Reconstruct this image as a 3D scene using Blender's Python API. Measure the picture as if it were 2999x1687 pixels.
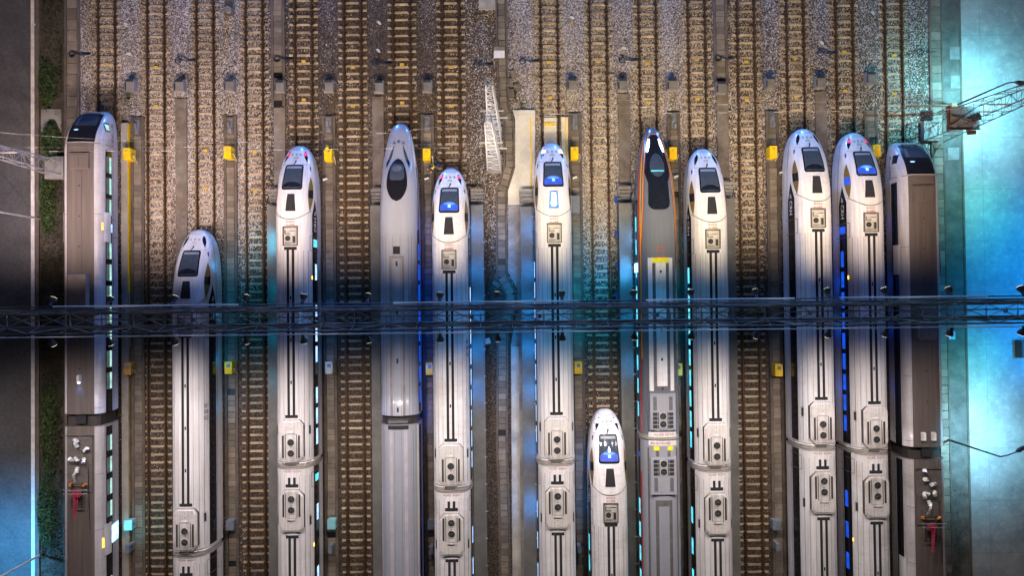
import bpy, math, random
import numpy as np
from mathutils import Vector, Matrix
R = math.radians
rnd = random.Random(7)
for o in list(bpy.data.objects): bpy.data.objects.remove(o)
sc = bpy.context.scene
col = sc.collection
# ------------------------------------------------------------------ camera
H, FPX, CX, CY = 60.0, 1980.0, 1499.5, 843.5          # drone height, focal length in photo pixels
PITCH, ROLL = 0.0146, -0.0113
CAMM = Matrix.Rotation(PITCH, 3, 'X') @ Matrix.Rotation(ROLL, 3, 'Z')
cd = bpy.data.cameras.new('camera'); cam = bpy.data.objects.new('camera', cd); col.objects.link(cam)
cam.location = (0, 0, H); cam.rotation_euler = CAMM.to_euler()
cd.sensor_width = 36.0; cd.lens = 36.0 * FPX / 2999.0; cd.clip_end = 2000.0; cd.clip_start = 0.5
sc.camera = cam
def W(px, py, h=0.0):
    d = CAMM @ Vector(((px - CX) / FPX, -(py - CY) / FPX, -1.0)); k = (h - H) / d.z
    return d.x * k, d.y * k
# ------------------------------------------------------------------ night sky and exposure
w = bpy.data.worlds.new('World'); sc.world = w; w.use_nodes = True
nt = w.node_tree; bg = nt.nodes['Background']
sky = nt.nodes.new('ShaderNodeTexSky'); sky.sky_type = 'NISHITA'; sky.sun_disc = False
sky.sun_elevation = R(-4.0); sky.sun_rotation = R(0.0)
nt.links.new(sky.outputs[0], bg.inputs[0]); bg.inputs[1].default_value = 1.0
sc.view_settings.view_transform = 'Standard'; sc.view_settings.look = 'None'
sc.view_settings.exposure = 0.3; sc.view_settings.gamma = 1.0
sc.cycles.use_denoising = True
sc.cycles.max_bounces = 5; sc.cycles.diffuse_bounces = 3; sc.cycles.glossy_bounces = 3
sc.cycles.sample_clamp_indirect = 4.0
def lamp(name, kind, loc, energy, color, target=None, size=None, half=None, blend=1.0, parent=None):
    l = bpy.data.lights.new(name, kind); l.energy = energy; l.color = color
    if kind == 'SPOT':
        l.spot_size = R(2 * half); l.spot_blend = blend; l.shadow_soft_size = size or 0.2
    elif kind == 'POINT': l.shadow_soft_size = size or 0.2
    o = bpy.data.objects.new(name, l); col.objects.link(o); o.location = loc
    if target is not None:
        o.rotation_euler = (Vector(target) - Vector(loc)).to_track_quat('-Z', 'Y').to_euler()
    if parent is not None:
        o.parent = parent; o.location = Vector(loc) - parent.location
    return o
# gantry flood lights: colour runs from pinkish (left) to yellowish (right of centre)
GANTRY_H, GANTRY_Y = 14.5, -1.26
FLOOD_N, FLOOD_S = 5300.0, 3800.0
def flood_color(x):
    t = (x + 45) / 90
    stops = [(0, (1, .79, .78)), (.3, (1, .80, .74)), (.5, (1, .83, .66)), (.66, (1, .83, .58)), (.8, (1, .78, .63)), (1, (1, .74, .64))]
    for (a, ca), (b, cb) in zip(stops, stops[1:]):
        if a <= t <= b:
            f = (t - a) / (b - a); return tuple(ca[i] * (1 - f) + cb[i] * f for i in range(3))
    return stops[-1][1] if t > 1 else stops[0][1]
# blue fill spots added beyond the top of the frame to tint the noses
lamp('station_light', 'SPOT', (-22, 52, 3.2), 60000, (.10, .32, 1.0), (-20, 10, 1.5), .6, 60)
lamp('station_light', 'SPOT', (12, 52, 3.2), 60000, (.10, .32, 1.0), (10, 10, 1.5), .6, 60)
lamp('station_light', 'SPOT', (36, 50, 3.2), 40000, (.12, .4, 1.0), (30, 10, 1.5), .6, 60)
# ------------------------------------------------------------------ mesh helpers
class MB:
    def __init__(s): s.v = []; s.f = []
    def add(s, v, f):
        n = len(s.v); s.v += [tuple(p) for p in v]; s.f += [tuple(i + n for i in q) for q in f]; return s
    def box(s, x0, x1, y0, y1, z0, z1, rot=0.0, taper=0.0):
        cx, cy = (x0 + x1) / 2, (y0 + y1) / 2; v = []
        c, sn = math.cos(rot), math.sin(rot)
        for z, t in ((z0, 0), (z1, taper)):
            for x, y in ((x0 + t, y0 + t), (x1 - t, y0 + t), (x1 - t, y1 - t), (x0 + t, y1 - t)):
                dx, dy = x - cx, y - cy; v.append((cx + c * dx - sn * dy, cy + sn * dx + c * dy, z))
        return s.add(v, [(3, 2, 1, 0), (4, 5, 6, 7), (0, 1, 5, 4), (1, 2, 6, 5), (2, 3, 7, 6), (3, 0, 4, 7)])
    def prism(s, pts, z0, z1, inset=0.0):
        n = len(pts); cx = sum(p[0] for p in pts) / n; cy = sum(p[1] for p in pts) / n
        v = [(x, y, z0) for x, y in pts]
        for x, y in pts:
            d = math.hypot(x - cx, y - cy) or 1
            v.append((x - (x - cx) / d * inset, y - (y - cy) / d * inset, z1))
        return s.add(v, [tuple(range(n))[::-1], tuple(range(n, 2 * n))] + [(i, (i + 1) % n, (i + 1) % n + n, i + n) for i in range(n)])
    def tube(s, pts, r, n=6, r1=None):
        pts = [Vector(p) for p in pts]; rings = []; m = len(pts)
        for i, p in enumerate(pts):
            d = (pts[min(i + 1, m - 1)] - pts[max(i - 1, 0)]).normalized()
            a = d.cross(Vector((0, 0, 1)) if abs(d.z) < .9 else Vector((1, 0, 0))).normalized(); b = d.cross(a)
            q = r if r1 is None else r + (r1 - r) * i / (m - 1)
            rings.append([p + (a * math.cos(2 * math.pi * j / n) + b * math.sin(2 * math.pi * j / n)) * q for j in range(n)])
        v = [p for g in rings for p in g]; f = []
        for i in range(m - 1):
            for j in range(n): f.append((i * n + j, i * n + (j + 1) % n, (i + 1) * n + (j + 1) % n, (i + 1) * n + j))
        f += [tuple(range(n))[::-1], tuple(range((m - 1) * n, m * n))]
        return s.add(v, f)
    def disc(s, c, r, z0, z1, n=20):
        return s.prism([(c[0] + r * math.cos(2 * math.pi * i / n), c[1] + r * math.sin(2 * math.pi * i / n)) for i in range(n)], z0, z1)
    def sheet(s, rows):
        k = len(rows[0]); v = [p for r in rows for p in r]; f = []
        for i in range(len(rows) - 1):
            for j in range(k - 1): f.append((i * k + j, i * k + j + 1, (i + 1) * k + j + 1, (i + 1) * k + j))
        return s.add(v, f)
    def sphere(s, c, r, n=8, m=5, sz=1.0):
        v = [(c[0], c[1], c[2] - r * sz)]; f = []
        for i in range(1, m):
            a = -math.pi / 2 + math.pi * i / m
            for j in range(n):
                b = 2 * math.pi * j / n; v.append((c[0] + r * math.cos(a) * math.cos(b), c[1] + r * math.cos(a) * math.sin(b), c[2] + r * sz * math.sin(a)))
        v.append((c[0], c[1], c[2] + r * sz)); t = len(v) - 1
        for j in range(n):
            f.append((0, 1 + (j + 1) % n, 1 + j)); f.append((t, 1 + (m - 2) * n + j, 1 + (m - 2) * n + (j + 1) % n))
            for i in range(m - 2): f.append((1 + i * n + j, 1 + i * n + (j + 1) % n, 1 + (i + 1) * n + (j + 1) % n, 1 + (i + 1) * n + j))
        return s.add(v, f)
    def mesh(s, name, mat, smooth=False):
        me = bpy.data.meshes.new(name); me.from_pydata(s.v, [], s.f); me.materials.append(mat)
        if smooth: me.polygons.foreach_set('use_smooth', [True] * len(me.polygons))
        me.update(); return me
    def build(s, name, mat, parent=None, loc=None, smooth=False, **tags):
        return put(name, s.mesh(name, mat, smooth), parent, loc, **tags)
def put(name, me, parent=None, loc=None, rz=0.0, label=None, cat=None, group=None, kind=None):
    o = bpy.data.objects.new(name, me); col.objects.link(o)
    if parent is not None: o.parent = parent
    if loc is not None: o.location = loc
    o.rotation_euler.z = rz
    tag(o, label, cat, group, kind); return o
def tag(o, label=None, cat=None, group=None, kind=None):
    if label: o['label'] = label
    if cat: o['category'] = cat
    if group: o['group'] = group
    if kind: o['kind'] = kind
    return o
def thing(name, label, cat, loc=(0, 0, 0), rz=0.0, group=None):
    return put(name, None, None, loc, rz, label, cat, group)
ORD = ['first', 'second', 'third', 'fourth', 'fifth', 'sixth', 'seventh', 'eighth', 'ninth', 'tenth', 'eleventh', 'twelfth', 'thirteenth',
       'fourteenth', 'fifteenth', 'sixteenth', 'seventeenth', 'eighteenth', 'nineteenth', 'twentieth', 'twenty-first', 'twenty-second']
def nth(i, n): return 'leftmost' if i == 0 else 'rightmost' if i == n - 1 else ORD[i] + ' from the left'
# ------------------------------------------------------------------ materials
def base(name):
    m = bpy.data.materials.new(name); m.use_nodes = True; t = m.node_tree
    return m, t, t.nodes['Principled BSDF']
def N(t, kind, **kw):
    n = t.nodes.new(kind)
    for k, v in kw.items():
        if k.startswith('_'): n.inputs[k[1:].replace('_', ' ')].default_value = v
        else: setattr(n, k, v)
    return n
def ramp(t, src, stops):
    r = t.nodes.new('ShaderNodeValToRGB'); e = r.color_ramp.elements
    while len(e) < len(stops): e.new(.5)
    for q, (p, c) in zip(e, stops): q.position = p; q.color = (*c, 1) if len(c) == 3 else c
    t.links.new(src, r.inputs[0]); return r.outputs[0]
def mixc(t, f, a, b, mode='MIX'):
    n = t.nodes.new('ShaderNodeMix'); n.data_type = 'RGBA'; n.blend_type = mode
    for s, v in ((n.inputs[0], f), (n.inputs[6], a), (n.inputs[7], b)):
        if hasattr(v, 'is_output') or isinstance(v, bpy.types.NodeSocket): t.links.new(v, s)
        elif isinstance(v, (int, float)): s.default_value = v
        else: s.default_value = (*v, 1)
    return n.outputs[2]
def math_(t, op, a, b=None, clamp=False):
    n = t.nodes.new('ShaderNodeMath'); n.operation = op; n.use_clamp = clamp
    for i, v in enumerate((a, b)):
        if v is None: continue
        if isinstance(v, bpy.types.NodeSocket): t.links.new(v, n.inputs[i])
        else: n.inputs[i].default_value = v
    return n.outputs[0]
def coords(t, scale=(1, 1, 1), world=False):
    s = t.nodes.new('ShaderNodeNewGeometry').outputs['Position'] if world else t.nodes.new('ShaderNodeTexCoord').outputs['Object']
    mp = t.nodes.new('ShaderNodeMapping'); mp.inputs['Scale'].default_value = scale; t.links.new(s, mp.inputs[0]); return mp.outputs[0]
def noise(t, vec, scale, detail=4.0, rough=.6):
    n = N(t, 'ShaderNodeTexNoise', _Scale=scale, _Detail=detail, _Roughness=rough); t.links.new(vec, n.inputs['Vector']); return n.outputs['Fac']
def worn(name, c, rough=.6, metal=0.0, var=.35, scale=1.5, dirt=None, dirt_amt=.4, stretch=(1, 1, 1), fine=0.0, bump=0.0, per_object=0.0):
    """paint, steel or concrete: a base colour with soft variation and patches of dirt"""
    m, t, p = base(name); vec = coords(t, stretch, True)
    n1 = noise(t, vec, scale); a = tuple(x * (1 - var) for x in c); b = tuple(min(.9, x * (1 + var)) for x in c)
    out = ramp(t, n1, [(.3, a), (.7, b)])
    if dirt is not None:
        n2 = noise(t, vec, scale * .45, 6, .7)
        f = ramp(t, n2, [(.45, (0, 0, 0)), (.72, (dirt_amt,) * 3)]); out = mixc(t, f, out, dirt)
    if fine:
        n3 = noise(t, vec, scale * 14, 2, .5); g = ramp(t, n3, [(.3, (1 - fine,) * 3), (.7, (1, 1, 1))]); out = mixc(t, 1.0, out, g, 'MULTIPLY')
    if per_object:
        oi = t.nodes.new('ShaderNodeObjectInfo').outputs['Random']
        g = ramp(t, oi, [(0, (1 - per_object,) * 3), (1, (1, 1, 1))]); out = mixc(t, 1.0, out, g, 'MULTIPLY')
    t.links.new(out, p.inputs['Base Color']); p.inputs['Roughness'].default_value = rough; p.inputs['Metallic'].default_value = metal
    if bump:
        bn = t.nodes.new('ShaderNodeBump'); bn.inputs['Strength'].default_value = bump; bn.inputs['Distance'].default_value = .03
        t.links.new(noise(t, vec, scale * 10, 3), bn.inputs['Height']); t.links.new(bn.outputs[0], p.inputs['Normal'])
    return m
def flat(name, c, rough=.5, metal=0.0):
    m, t, p = base(name); p.inputs['Roughness'].default_value = rough; p.inputs['Metallic'].default_value = metal
    n = noise(t, coords(t, world=True), 3.0); out = ramp(t, n, [(.3, tuple(x * .85 for x in c)), (.7, tuple(min(.95, x * 1.1) for x in c))])
    t.links.new(out, p.inputs['Base Color']); return m
def glow(name, c, strength):
    m, t, p = base(name); p.inputs['Base Color'].default_value = (.02, .02, .02, 1)
    vec = coords(t, (1, 1, 1), True); f = ramp(t, noise(t, vec, 1.7, 2), [(.3, tuple(x * .55 for x in c)), (.65, c)])
    t.links.new(f, p.inputs['Emission Color']); p.inputs['Emission Strength'].default_value = strength; return m
M = {}
def ballast_mat():
    m, t, p = base('ballast_stone'); pos = coords(t, world=True)
    def stones(scale):
        v = N(t, 'ShaderNodeTexVoronoi', _Scale=scale, _Randomness=1.0); t.links.new(pos, v.inputs['Vector'])
        s = t.nodes.new('ShaderNodeSeparateColor'); t.links.new(v.outputs['Color'], s.inputs[0]); return s.outputs, v.outputs['Distance']
    rg, dist = stones(13.0)
    clean = ramp(t, rg[0], [(0, (.085, .072, .062)), (.3, (.20, .175, .152)), (.65, (.365, .325, .292)), (1, (.68, .62, .57))])
    dirt = ramp(t, rg[0], [(0, (.018, .012, .007)), (.6, (.055, .038, .024)), (1, (.15, .11, .075))])
    xyz = t.nodes.new('ShaderNodeSeparateXYZ'); t.links.new(pos, xyz.inputs[0])
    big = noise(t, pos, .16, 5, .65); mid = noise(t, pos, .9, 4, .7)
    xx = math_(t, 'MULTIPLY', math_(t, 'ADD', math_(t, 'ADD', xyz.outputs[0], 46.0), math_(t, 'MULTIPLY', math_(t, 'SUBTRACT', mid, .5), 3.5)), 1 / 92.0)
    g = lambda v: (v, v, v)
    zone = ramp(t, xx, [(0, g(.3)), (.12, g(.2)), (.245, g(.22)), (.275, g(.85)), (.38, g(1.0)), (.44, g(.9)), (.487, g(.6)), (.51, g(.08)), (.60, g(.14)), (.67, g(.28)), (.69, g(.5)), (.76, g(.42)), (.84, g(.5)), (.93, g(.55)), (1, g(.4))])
    yy = math_(t, 'MULTIPLY', math_(t, 'SUBTRACT', 8.0, xyz.outputs[1]), 1 / 12.0, True)  # brake dust grows towards the bottom and also paints the shade between trains
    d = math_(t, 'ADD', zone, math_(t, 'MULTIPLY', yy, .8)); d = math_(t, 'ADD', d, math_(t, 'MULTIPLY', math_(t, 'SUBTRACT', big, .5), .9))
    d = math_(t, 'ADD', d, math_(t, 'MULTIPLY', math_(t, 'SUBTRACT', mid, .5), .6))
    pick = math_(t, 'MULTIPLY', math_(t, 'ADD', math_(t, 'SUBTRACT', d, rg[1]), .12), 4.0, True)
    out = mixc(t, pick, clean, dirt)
    st = ramp(t, noise(t, coords(t, (1.1, .05, 1), True), 1.0, 4, .6), [(.42, (0, 0, 0)), (.7, (.62,) * 3)]); out = mixc(t, st, out, mixc(t, 1.0, out, (.66, .52, .36), 'MULTIPLY'))
    oil = ramp(t, noise(t, coords(t, (.8, .12, 1), True), 1.3, 5, .65), [(.55, (0, 0, 0)), (.75, (.75,) * 3)]); out = mixc(t, oil, out, mixc(t, 1.0, out, (.35, .30, .27), 'MULTIPLY'))
    t.links.new(out, p.inputs['Base Color']); p.inputs['Roughness'].default_value = .9
    bn = t.nodes.new('ShaderNodeBump'); bn.inputs['Strength'].default_value = .8; bn.inputs['Distance'].default_value = .05; bn.invert = True
    t.links.new(dist, bn.inputs['Height']); t.links.new(bn.outputs[0], p.inputs['Normal']); return m
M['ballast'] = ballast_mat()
M['soil'] = worn('brown_soil', (.075, .06, .042), .95, scale=.7, dirt=(.03, .022, .014), dirt_amt=.8, fine=.5, bump=.4)
M['asphalt'] = worn('asphalt', (.08, .076, .074), .85, scale=.25, dirt=(.085, .08, .075), dirt_amt=.6, fine=.3)
M['line'] = worn('road_paint', (.62, .6, .55), .7, scale=2.0, var=.15, dirt=(.2, .19, .18), dirt_amt=.5)
M['concrete'] = worn('concrete', (.25, .235, .21), .85, scale=.8, var=.25, dirt=(.09, .08, .07), dirt_amt=.7, fine=.15)
M['apron'] = worn('apron_concrete', (.62, .58, .47), .85, scale=.5, var=.14, dirt=(.30, .26, .2), dirt_amt=.6, fine=.1)
M['deck'] = worn('walkway_concrete', (.15, .145, .13), .85, scale=.6, var=.22, dirt=(.08, .075, .07), dirt_amt=.75, fine=.12)
M['pale_concrete'] = worn('pale_concrete', (.43, .40, .34), .85, scale=.6, var=.18, dirt=(.15, .135, .12), dirt_amt=.75, fine=.12)
M['stained_concrete'] = worn('stained_concrete', (.30, .28, .26), .8, scale=.5, var=.25, dirt=(.035, .03, .03), dirt_amt=.95, fine=.15)
M['strip'] = worn('strip_concrete', (.14, .11, .08), .9, scale=.9, var=.25, dirt=(.32, .30, .28), dirt_amt=.6, fine=.2)
M['slab'] = worn('slab_concrete', (.24, .195, .145), .85, scale=1.2, var=.25, dirt=(.12, .105, .09), dirt_amt=.6, per_object=.45, fine=.15)
M['trough'] = worn('trough_concrete', (.115, .09, .068), .9, scale=1.0, var=.3, fine=.2)
M['sleeper'] = worn('sleeper_concrete', (.54, .42, .27), .85, scale=1.1, var=.25, dirt=(.20, .13, .07), dirt_amt=.8, per_object=.35, fine=.2)
M['rail'] = worn('rusty_rail', (.075, .038, .014), .6, .3, scale=2.0, var=.35, stretch=(1, .2, 1))
M['block'] = worn('block_concrete', (.19, .18, .17), .85, scale=2.0, var=.2, dirt=(.08, .07, .07), dirt_amt=.6)
M['yellow'] = worn('yellow_paint', (.82, .50, .004), .45, scale=2.0, var=.12, dirt=(.3, .2, .02), dirt_amt=.3)
M['yellow_dull'] = worn('faded_yellow_paint', (.55, .36, .04), .7, scale=4.0, var=.25, dirt=(.3, .26, .15), dirt_amt=.6)
M['orange'] = worn('ochre_paint', (.40, .21, .03), .5, scale=2.0, var=.2)
M['pale_box'] = worn('pale_cabinet_paint', (.42, .44, .36), .5, scale=2.0, var=.12)
M['grey_box'] = worn('grey_cabinet_paint', (.14, .16, .19), .5, scale=2.0, var=.2)
M['teal_box'] = worn('teal_cabinet_paint', (.22, .50, .55), .5, scale=2.0, var=.12)  # cyan light on the low boxes is put into this colour
M['pale_pipe'] = flat('pale_pipe', (.5, .45, .33), .5)
M['dull_galv'] = worn('dull_galvanised_steel', (.24, .235, .24), .6, .1, scale=1.0, var=.2)
M['teal_steel'] = worn('weathered_steel', (.07, .045, .03), .6, .2, scale=1.0, var=.4)
M['galv'] = worn('galvanised_steel', (.46, .45, .43), .5, .1, scale=1.0, var=.15)
M['truss'] = worn('blue_grey_steel', (.13, .17, .22), .4, .3, scale=1.0, var=.4)
M['dark_steel'] = worn('dark_steel', (.045, .055, .07), .45, .4, scale=1.0, var=.3)
M['black'] = flat('black_paint', (.012, .012, .015), .5)
M['white_pole'] = worn('white_tube', (.75, .74, .72), .4, 0, scale=.7, var=.1, dirt=(.3, .3, .3), dirt_amt=.4)
M['rail_tube'] = flat('grey_lamp_rail', (.035, .034, .033), .6)
M['rust'] = worn('rusty_steel', (.13, .055, .022), .7, .2, scale=1.5, var=.4)
M['bluepaint'] = flat('blue_paint', (.02, .06, .40), .5)
M['wire'] = flat('wire', (.26, .25, .24), .4, .3)
def white_paint(name, c, rough, streak, amt):
    m, t, p = base(name); vec = coords(t, (5, .22, 1)); v2 = coords(t, (1, 1, 1))
    f = ramp(t, noise(t, vec, 1.2, 6, .7), [(.40, (0, 0, 0)), (.8, (amt,) * 3)]); out = mixc(t, f, c, streak)
    rv = t.nodes.new('ShaderNodeObjectInfo').outputs['Random']
    f2 = ramp(t, noise(t, v2, .35, 5, .65), [(.42, (0, 0, 0)), (.8, (amt,) * 3)]); out = mixc(t, math_(t, 'MULTIPLY', f2, math_(t, 'ADD', rv, .25)), out, streak)
    f3 = ramp(t, noise(t, coords(t, (.5, 3.5, 1)), 1.6, 5, .75), [(.52, (0, 0, 0)), (.8, (amt * .7,) * 3)]); out = mixc(t, math_(t, 'MULTIPLY', f3, rv), out, tuple(x * .6 for x in streak))
    f4 = ramp(t, noise(t, v2, 9.0, 3, .6), [(.66, (0, 0, 0)), (.72, (amt * .5,) * 3)]); out = mixc(t, f4, out, streak)
    out = mixc(t, 1.0, out, ramp(t, rv, [(0, (.86, .85, .83)), (1, (1, 1, 1))]), 'MULTIPLY')
    t.links.new(out, p.inputs['Base Color']); p.inputs['Roughness'].default_value = rough
    p.inputs['Coat Weight'].default_value = .35; p.inputs['Coat Roughness'].default_value = .15; return m
M['white'] = white_paint('white_train_paint', (.79, .79, .81), .34, (.45, .40, .36), .75)
M['dull_white'] = white_paint('dull_train_paint', (.56, .55, .58), .4, (.30, .26, .23), .85)
M['unit'] = white_paint('roof_unit_paint', (.67, .65, .63), .55, (.32, .28, .25), .9)
M['hatch'] = white_paint('hatch_paint', (.50, .48, .44), .6, (.2, .18, .15), .8)
M['silver'] = white_paint('silver_train_paint', (.145, .16, .20), .24, (.10, .10, .105), .5)
M['pearl'] = white_paint('pearl_train_paint', (.31, .33, .39), .32, (.25, .24, .24), .6)
M['stripe'] = worn('roof_walkway_grip', (.015, .014, .016), .9, scale=3.0, var=.3)
M['grey_stripe'] = worn('grey_roof_band', (.10, .10, .105), .8, scale=2.0, var=.25)
M['seam'] = flat('seam', (.10, .09, .08), .8)
M['band'] = flat('black_window_band', (.010, .010, .014), .18)
M['glass'] = flat('dark_glass', (.010, .013, .022), .06)
M['glass_grey'] = flat('grey_glass', (.05, .065, .085), .10)
M['louvre'] = flat('dark_louvre', (.02, .02, .02), .7)
M['fan'] = worn('fan_blades', (.045, .042, .042), .6, .2, scale=6.0, var=.4)
M['grey_blind'] = flat('grey_blind', (.22, .25, .28), .4)
M['olive'] = flat('olive_cab_panel', (.16, .11, .025), .4)
M['redtext'] = flat('red_lettering', (.38, .05, .03), .6)
M['ink'] = flat('dark_lettering', (.02, .025, .05), .6)
M['whitetext'] = flat('white_lettering', (.7, .7, .72), .6)
M['navy'] = flat('navy_stripe', (.03, .03, .13), .4)
M['red'] = flat('red_stripe', (.50, .02, .015), .35)
M['gold'] = flat('gold_stripe', (.80, .42, .02), .35)
M['brightyellow'] = flat('yellow_marking', (.72, .66, .01), .6)
M['bellows'] = flat('rubber_bellows', (.035, .03, .028), .85)
def brown_roof():
    m, t, p = base('brown_corrugated_roof'); vec = coords(t, (1, 1, 1))
    wv = N(t, 'ShaderNodeTexWave', _Scale=5.2, _Distortion=.6, _Detail=2.0); wv.bands_direction = 'X'; t.links.new(vec, wv.inputs['Vector'])
    c1 = ramp(t, wv.outputs['Fac'], [(0, (.062, .048, .041)), (1, (.118, .094, .080))])
    f = ramp(t, noise(t, coords(t, (3, .15, 1)), 1.0, 5, .7), [(.42, (0, 0, 0)), (.8, (.6,) * 3)]); out = mixc(t, f, c1, (.17, .14, .12))
    t.links.new(out, p.inputs['Base Color']); p.inputs['Roughness'].default_value = .75; return m
M['roof'] = brown_roof()
M['bellows_grey'] = flat('grey_bellows', (.30, .27, .24), .8)
M['ceramic'] = flat('glazed_insulator', (.75, .74, .72), .2)
M['pan_red'] = flat('red_pantograph_arm', (.30, .025, .05), .5)
M['pan_orange'] = flat('orange_part', (.55, .16, .02), .5)
M['lit_cyan'] = glow('lit_window_cyan', (.55, 1.0, .92), .85)
M['door_glow'] = glow('lit_doorway', (.42, .80, 1.0), 2.2)
M['lit_dim'] = glow('dim_window_interior', (.30, .42, .38), .22)
M['lit_white'] = glow('lit_window_blue_white', (.38, .62, 1.0), 1.7)
M['lit_blue'] = glow('lit_window_blue', (.01, .12, 1.0), .75)
M['lit_teal'] = glow('lit_window_teal', (.12, .75, .95), 1.3)
M['lit_cab'] = glow('lit_cab_blue', (.02, .12, 1.0), .9)
M['lit_cab_pale'] = glow('lit_cab_pale', (.10, .36, 1.0), 1.3)
M['head_white'] = glow('white_headlight', (.75, .88, 1.0), 9.0)
M['head_pink'] = glow('pink_tail_light', (1.0, .02, .20), 1.15)
M['door_amber'] = glow('amber_door_lamp', (1.0, .48, .04), 4.0)
M['lamp_lens'] = glow('flood_lens', (1, .88, .7), 4.0)
# ------------------------------------------------------------------ text as mesh
_tc = {}
def text_mesh(s):
    if s in _tc: return _tc[s]
    cu = bpy.data.curves.new('t', 'FONT'); cu.body = s; cu.align_x = 'CENTER'; cu.align_y = 'CENTER'; cu.size = 1.0; cu.resolution_u = 3
    o = bpy.data.objects.new('t', cu); col.objects.link(o)
    dg = bpy.context.evaluated_depsgraph_get(); me = o.evaluated_get(dg).to_mesh()
    v = [(a.co.x, a.co.y) for a in me.vertices]; f = [tuple(q.vertices) for q in me.polygons]
    o.evaluated_get(dg).to_mesh_clear(); bpy.data.objects.remove(o); bpy.data.curves.remove(cu)
    _tc[s] = (v, f); return v, f
# ------------------------------------------------------------------ train shells
def pchip(xs, ys):
    xs = np.array(xs, float); ys = np.array(ys, float); h = np.diff(xs); d = np.diff(ys) / h; m = np.zeros(len(xs))
    for i in range(1, len(xs) - 1):
        if d[i - 1] * d[i] > 0: m[i] = 2 * d[i - 1] * d[i] / (d[i - 1] + d[i])
    m[0], m[-1] = d[0], d[-1]
    def f(x):
        x = min(max(x, xs[0]), xs[-1]); i = min(int(np.searchsorted(xs, x, 'right')) - 1, len(h) - 1); i = max(i, 0)
        t = (x - xs[i]) / h[i]; a = (1 + 2 * t) * (1 - t) ** 2; b = t * (1 - t) ** 2; c = t * t * (3 - 2 * t); e = t * t * (t - 1)
        return float(a * ys[i] + b * h[i] * m[i] + c * ys[i + 1] + e * h[i] * m[i + 1])
    return f
class Shell:
    """s runs back from the nose tip; local x across, local y = -s"""
    def __init__(q, wid, top, bot, mid, n, m, tuck=.06):
        q.w = pchip(*zip(*wid)); q.zr = pchip(*zip(*top)); q.zb = pchip(*zip(*bot)); q.z0 = pchip(*zip(*mid)); q.n, q.m, q.tuck = n, m, tuck
    def top(q, x, s):
        a = min(abs(x) / max(q.w(s), 1e-4), 1.0); return q.z0(s) + (q.zr(s) - q.z0(s)) * max(0.0, 1 - a ** q.n) ** (1 / q.m)
    def side(q, z, s):
        z0, zr, w = q.z0(s), q.zr(s), q.w(s)
        if z >= z0: return w * max(0.0, 1 - min(1.0, (z - z0) / max(zr - z0, 1e-4)) ** q.m) ** (1 / q.n)
        return w * (1 - q.tuck * ((z0 - z) / max(z0 - q.zb(s), 1e-3)) ** 2)
    def body(q, ss, K=22):
        mb = MB(); rows = []
        for s in ss:
            w, zr, z0, zb = q.w(s), q.zr(s), q.z0(s), q.zb(s); r = []
            low = [(w * (1 - q.tuck * t * t), z0 + (zb - z0) * t) for t in (1, .66, .33)]
            r += [(-x, -s, z) for x, z in low]
            for i in range(2 * K + 1):
                a = math.pi - math.pi * i / (2 * K); c, sn = math.cos(a), math.sin(a)
                r.append((w * math.copysign(abs(c) ** (2 / q.n), c), -s, z0 + (zr - z0) * abs(sn) ** (2 / q.m)))
            r += [(x, -s, z) for x, z in low[::-1]]
            rows.append(r)
        mb.sheet([r[::-1] for r in rows]); k = len(rows[0])
        for e in (0, len(rows) - 1):
            idx = [e * k + i for i in range(k)]; mb.f.append(tuple(idx if e == 0 else idx[::-1]))
        mb.sheet([[r[-1], r[0]] for r in rows]); return mb
    def patch(q, rows, off=.008, k=8, mb=None):
        """rows of (s, x0, x1) laid on the roof"""
        mb = mb or MB(); g = []; rr = [rows[0]]
        for a, b in zip(rows, rows[1:]):
            n = max(1, int(abs(b[0] - a[0]) / .12)) if min(a[0], b[0]) < 10 else 1
            rr += [tuple(a[i] + (b[i] - a[i]) * j / n for i in range(3)) for j in range(1, n + 1)]
        for s, x0, x1 in rr: g.append([(x1 + (x0 - x1) * j / k, -s, q.top(x1 + (x0 - x1) * j / k, s) + off) for j in range(k + 1)])
        return mb.sheet([list(r) for r in g])
    def strip(q, x0, x1, s0, s1, off=.008, step=1.0, mb=None, k=2):
        n = max(1, int(abs(s1 - s0) / step)); return q.patch([(s0 + (s1 - s0) * i / n, x0, x1) for i in range(n + 1)], off, k, mb)
    def flank(q, rows, sg, off=.012, k=4, mb=None):
        """rows of (s, z0, z1) laid on one flank, sg +1 right, -1 left"""
        mb = mb or MB(); g = []; rr = [rows[0]]
        for a, b in zip(rows, rows[1:]):
            n = max(1, int(abs(b[0] - a[0]) / .15)) if min(a[0], b[0]) < 9.5 else 1
            rr += [tuple(a[i] + (b[i] - a[i]) * j / n for i in range(3)) for j in range(1, n + 1)]
        for s, z0, z1 in rr:
            r = [(sg * (q.side(z0 + (z1 - z0) * j / k, s) + off), -s, z0 + (z1 - z0) * j / k) for j in range(k + 1)]
            g.append(r if sg > 0 else r[::-1])
        return mb.sheet([r[::-1] for r in g])
    def band(q, z0, z1, s0, s1, sg, off=.012, step=1.0, mb=None):
        n = max(1, int(abs(s1 - s0) / step)); return q.flank([(s0 + (s1 - s0) * i / n, z0, z1) for i in range(n + 1)], sg, off, 4, mb)
    def text_top(q, s, txt, x, sy, size, off=.016, flip=False, stretch=1.0):
        v, f = text_mesh(txt); g = -1 if flip else 1; out = []
        for a, b in v:
            xx = x + g * a * size * stretch; s2 = sy - g * b * size; out.append((xx, -s2, q.top(xx, s2) + off))
        return MB().add(out, f)
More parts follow.
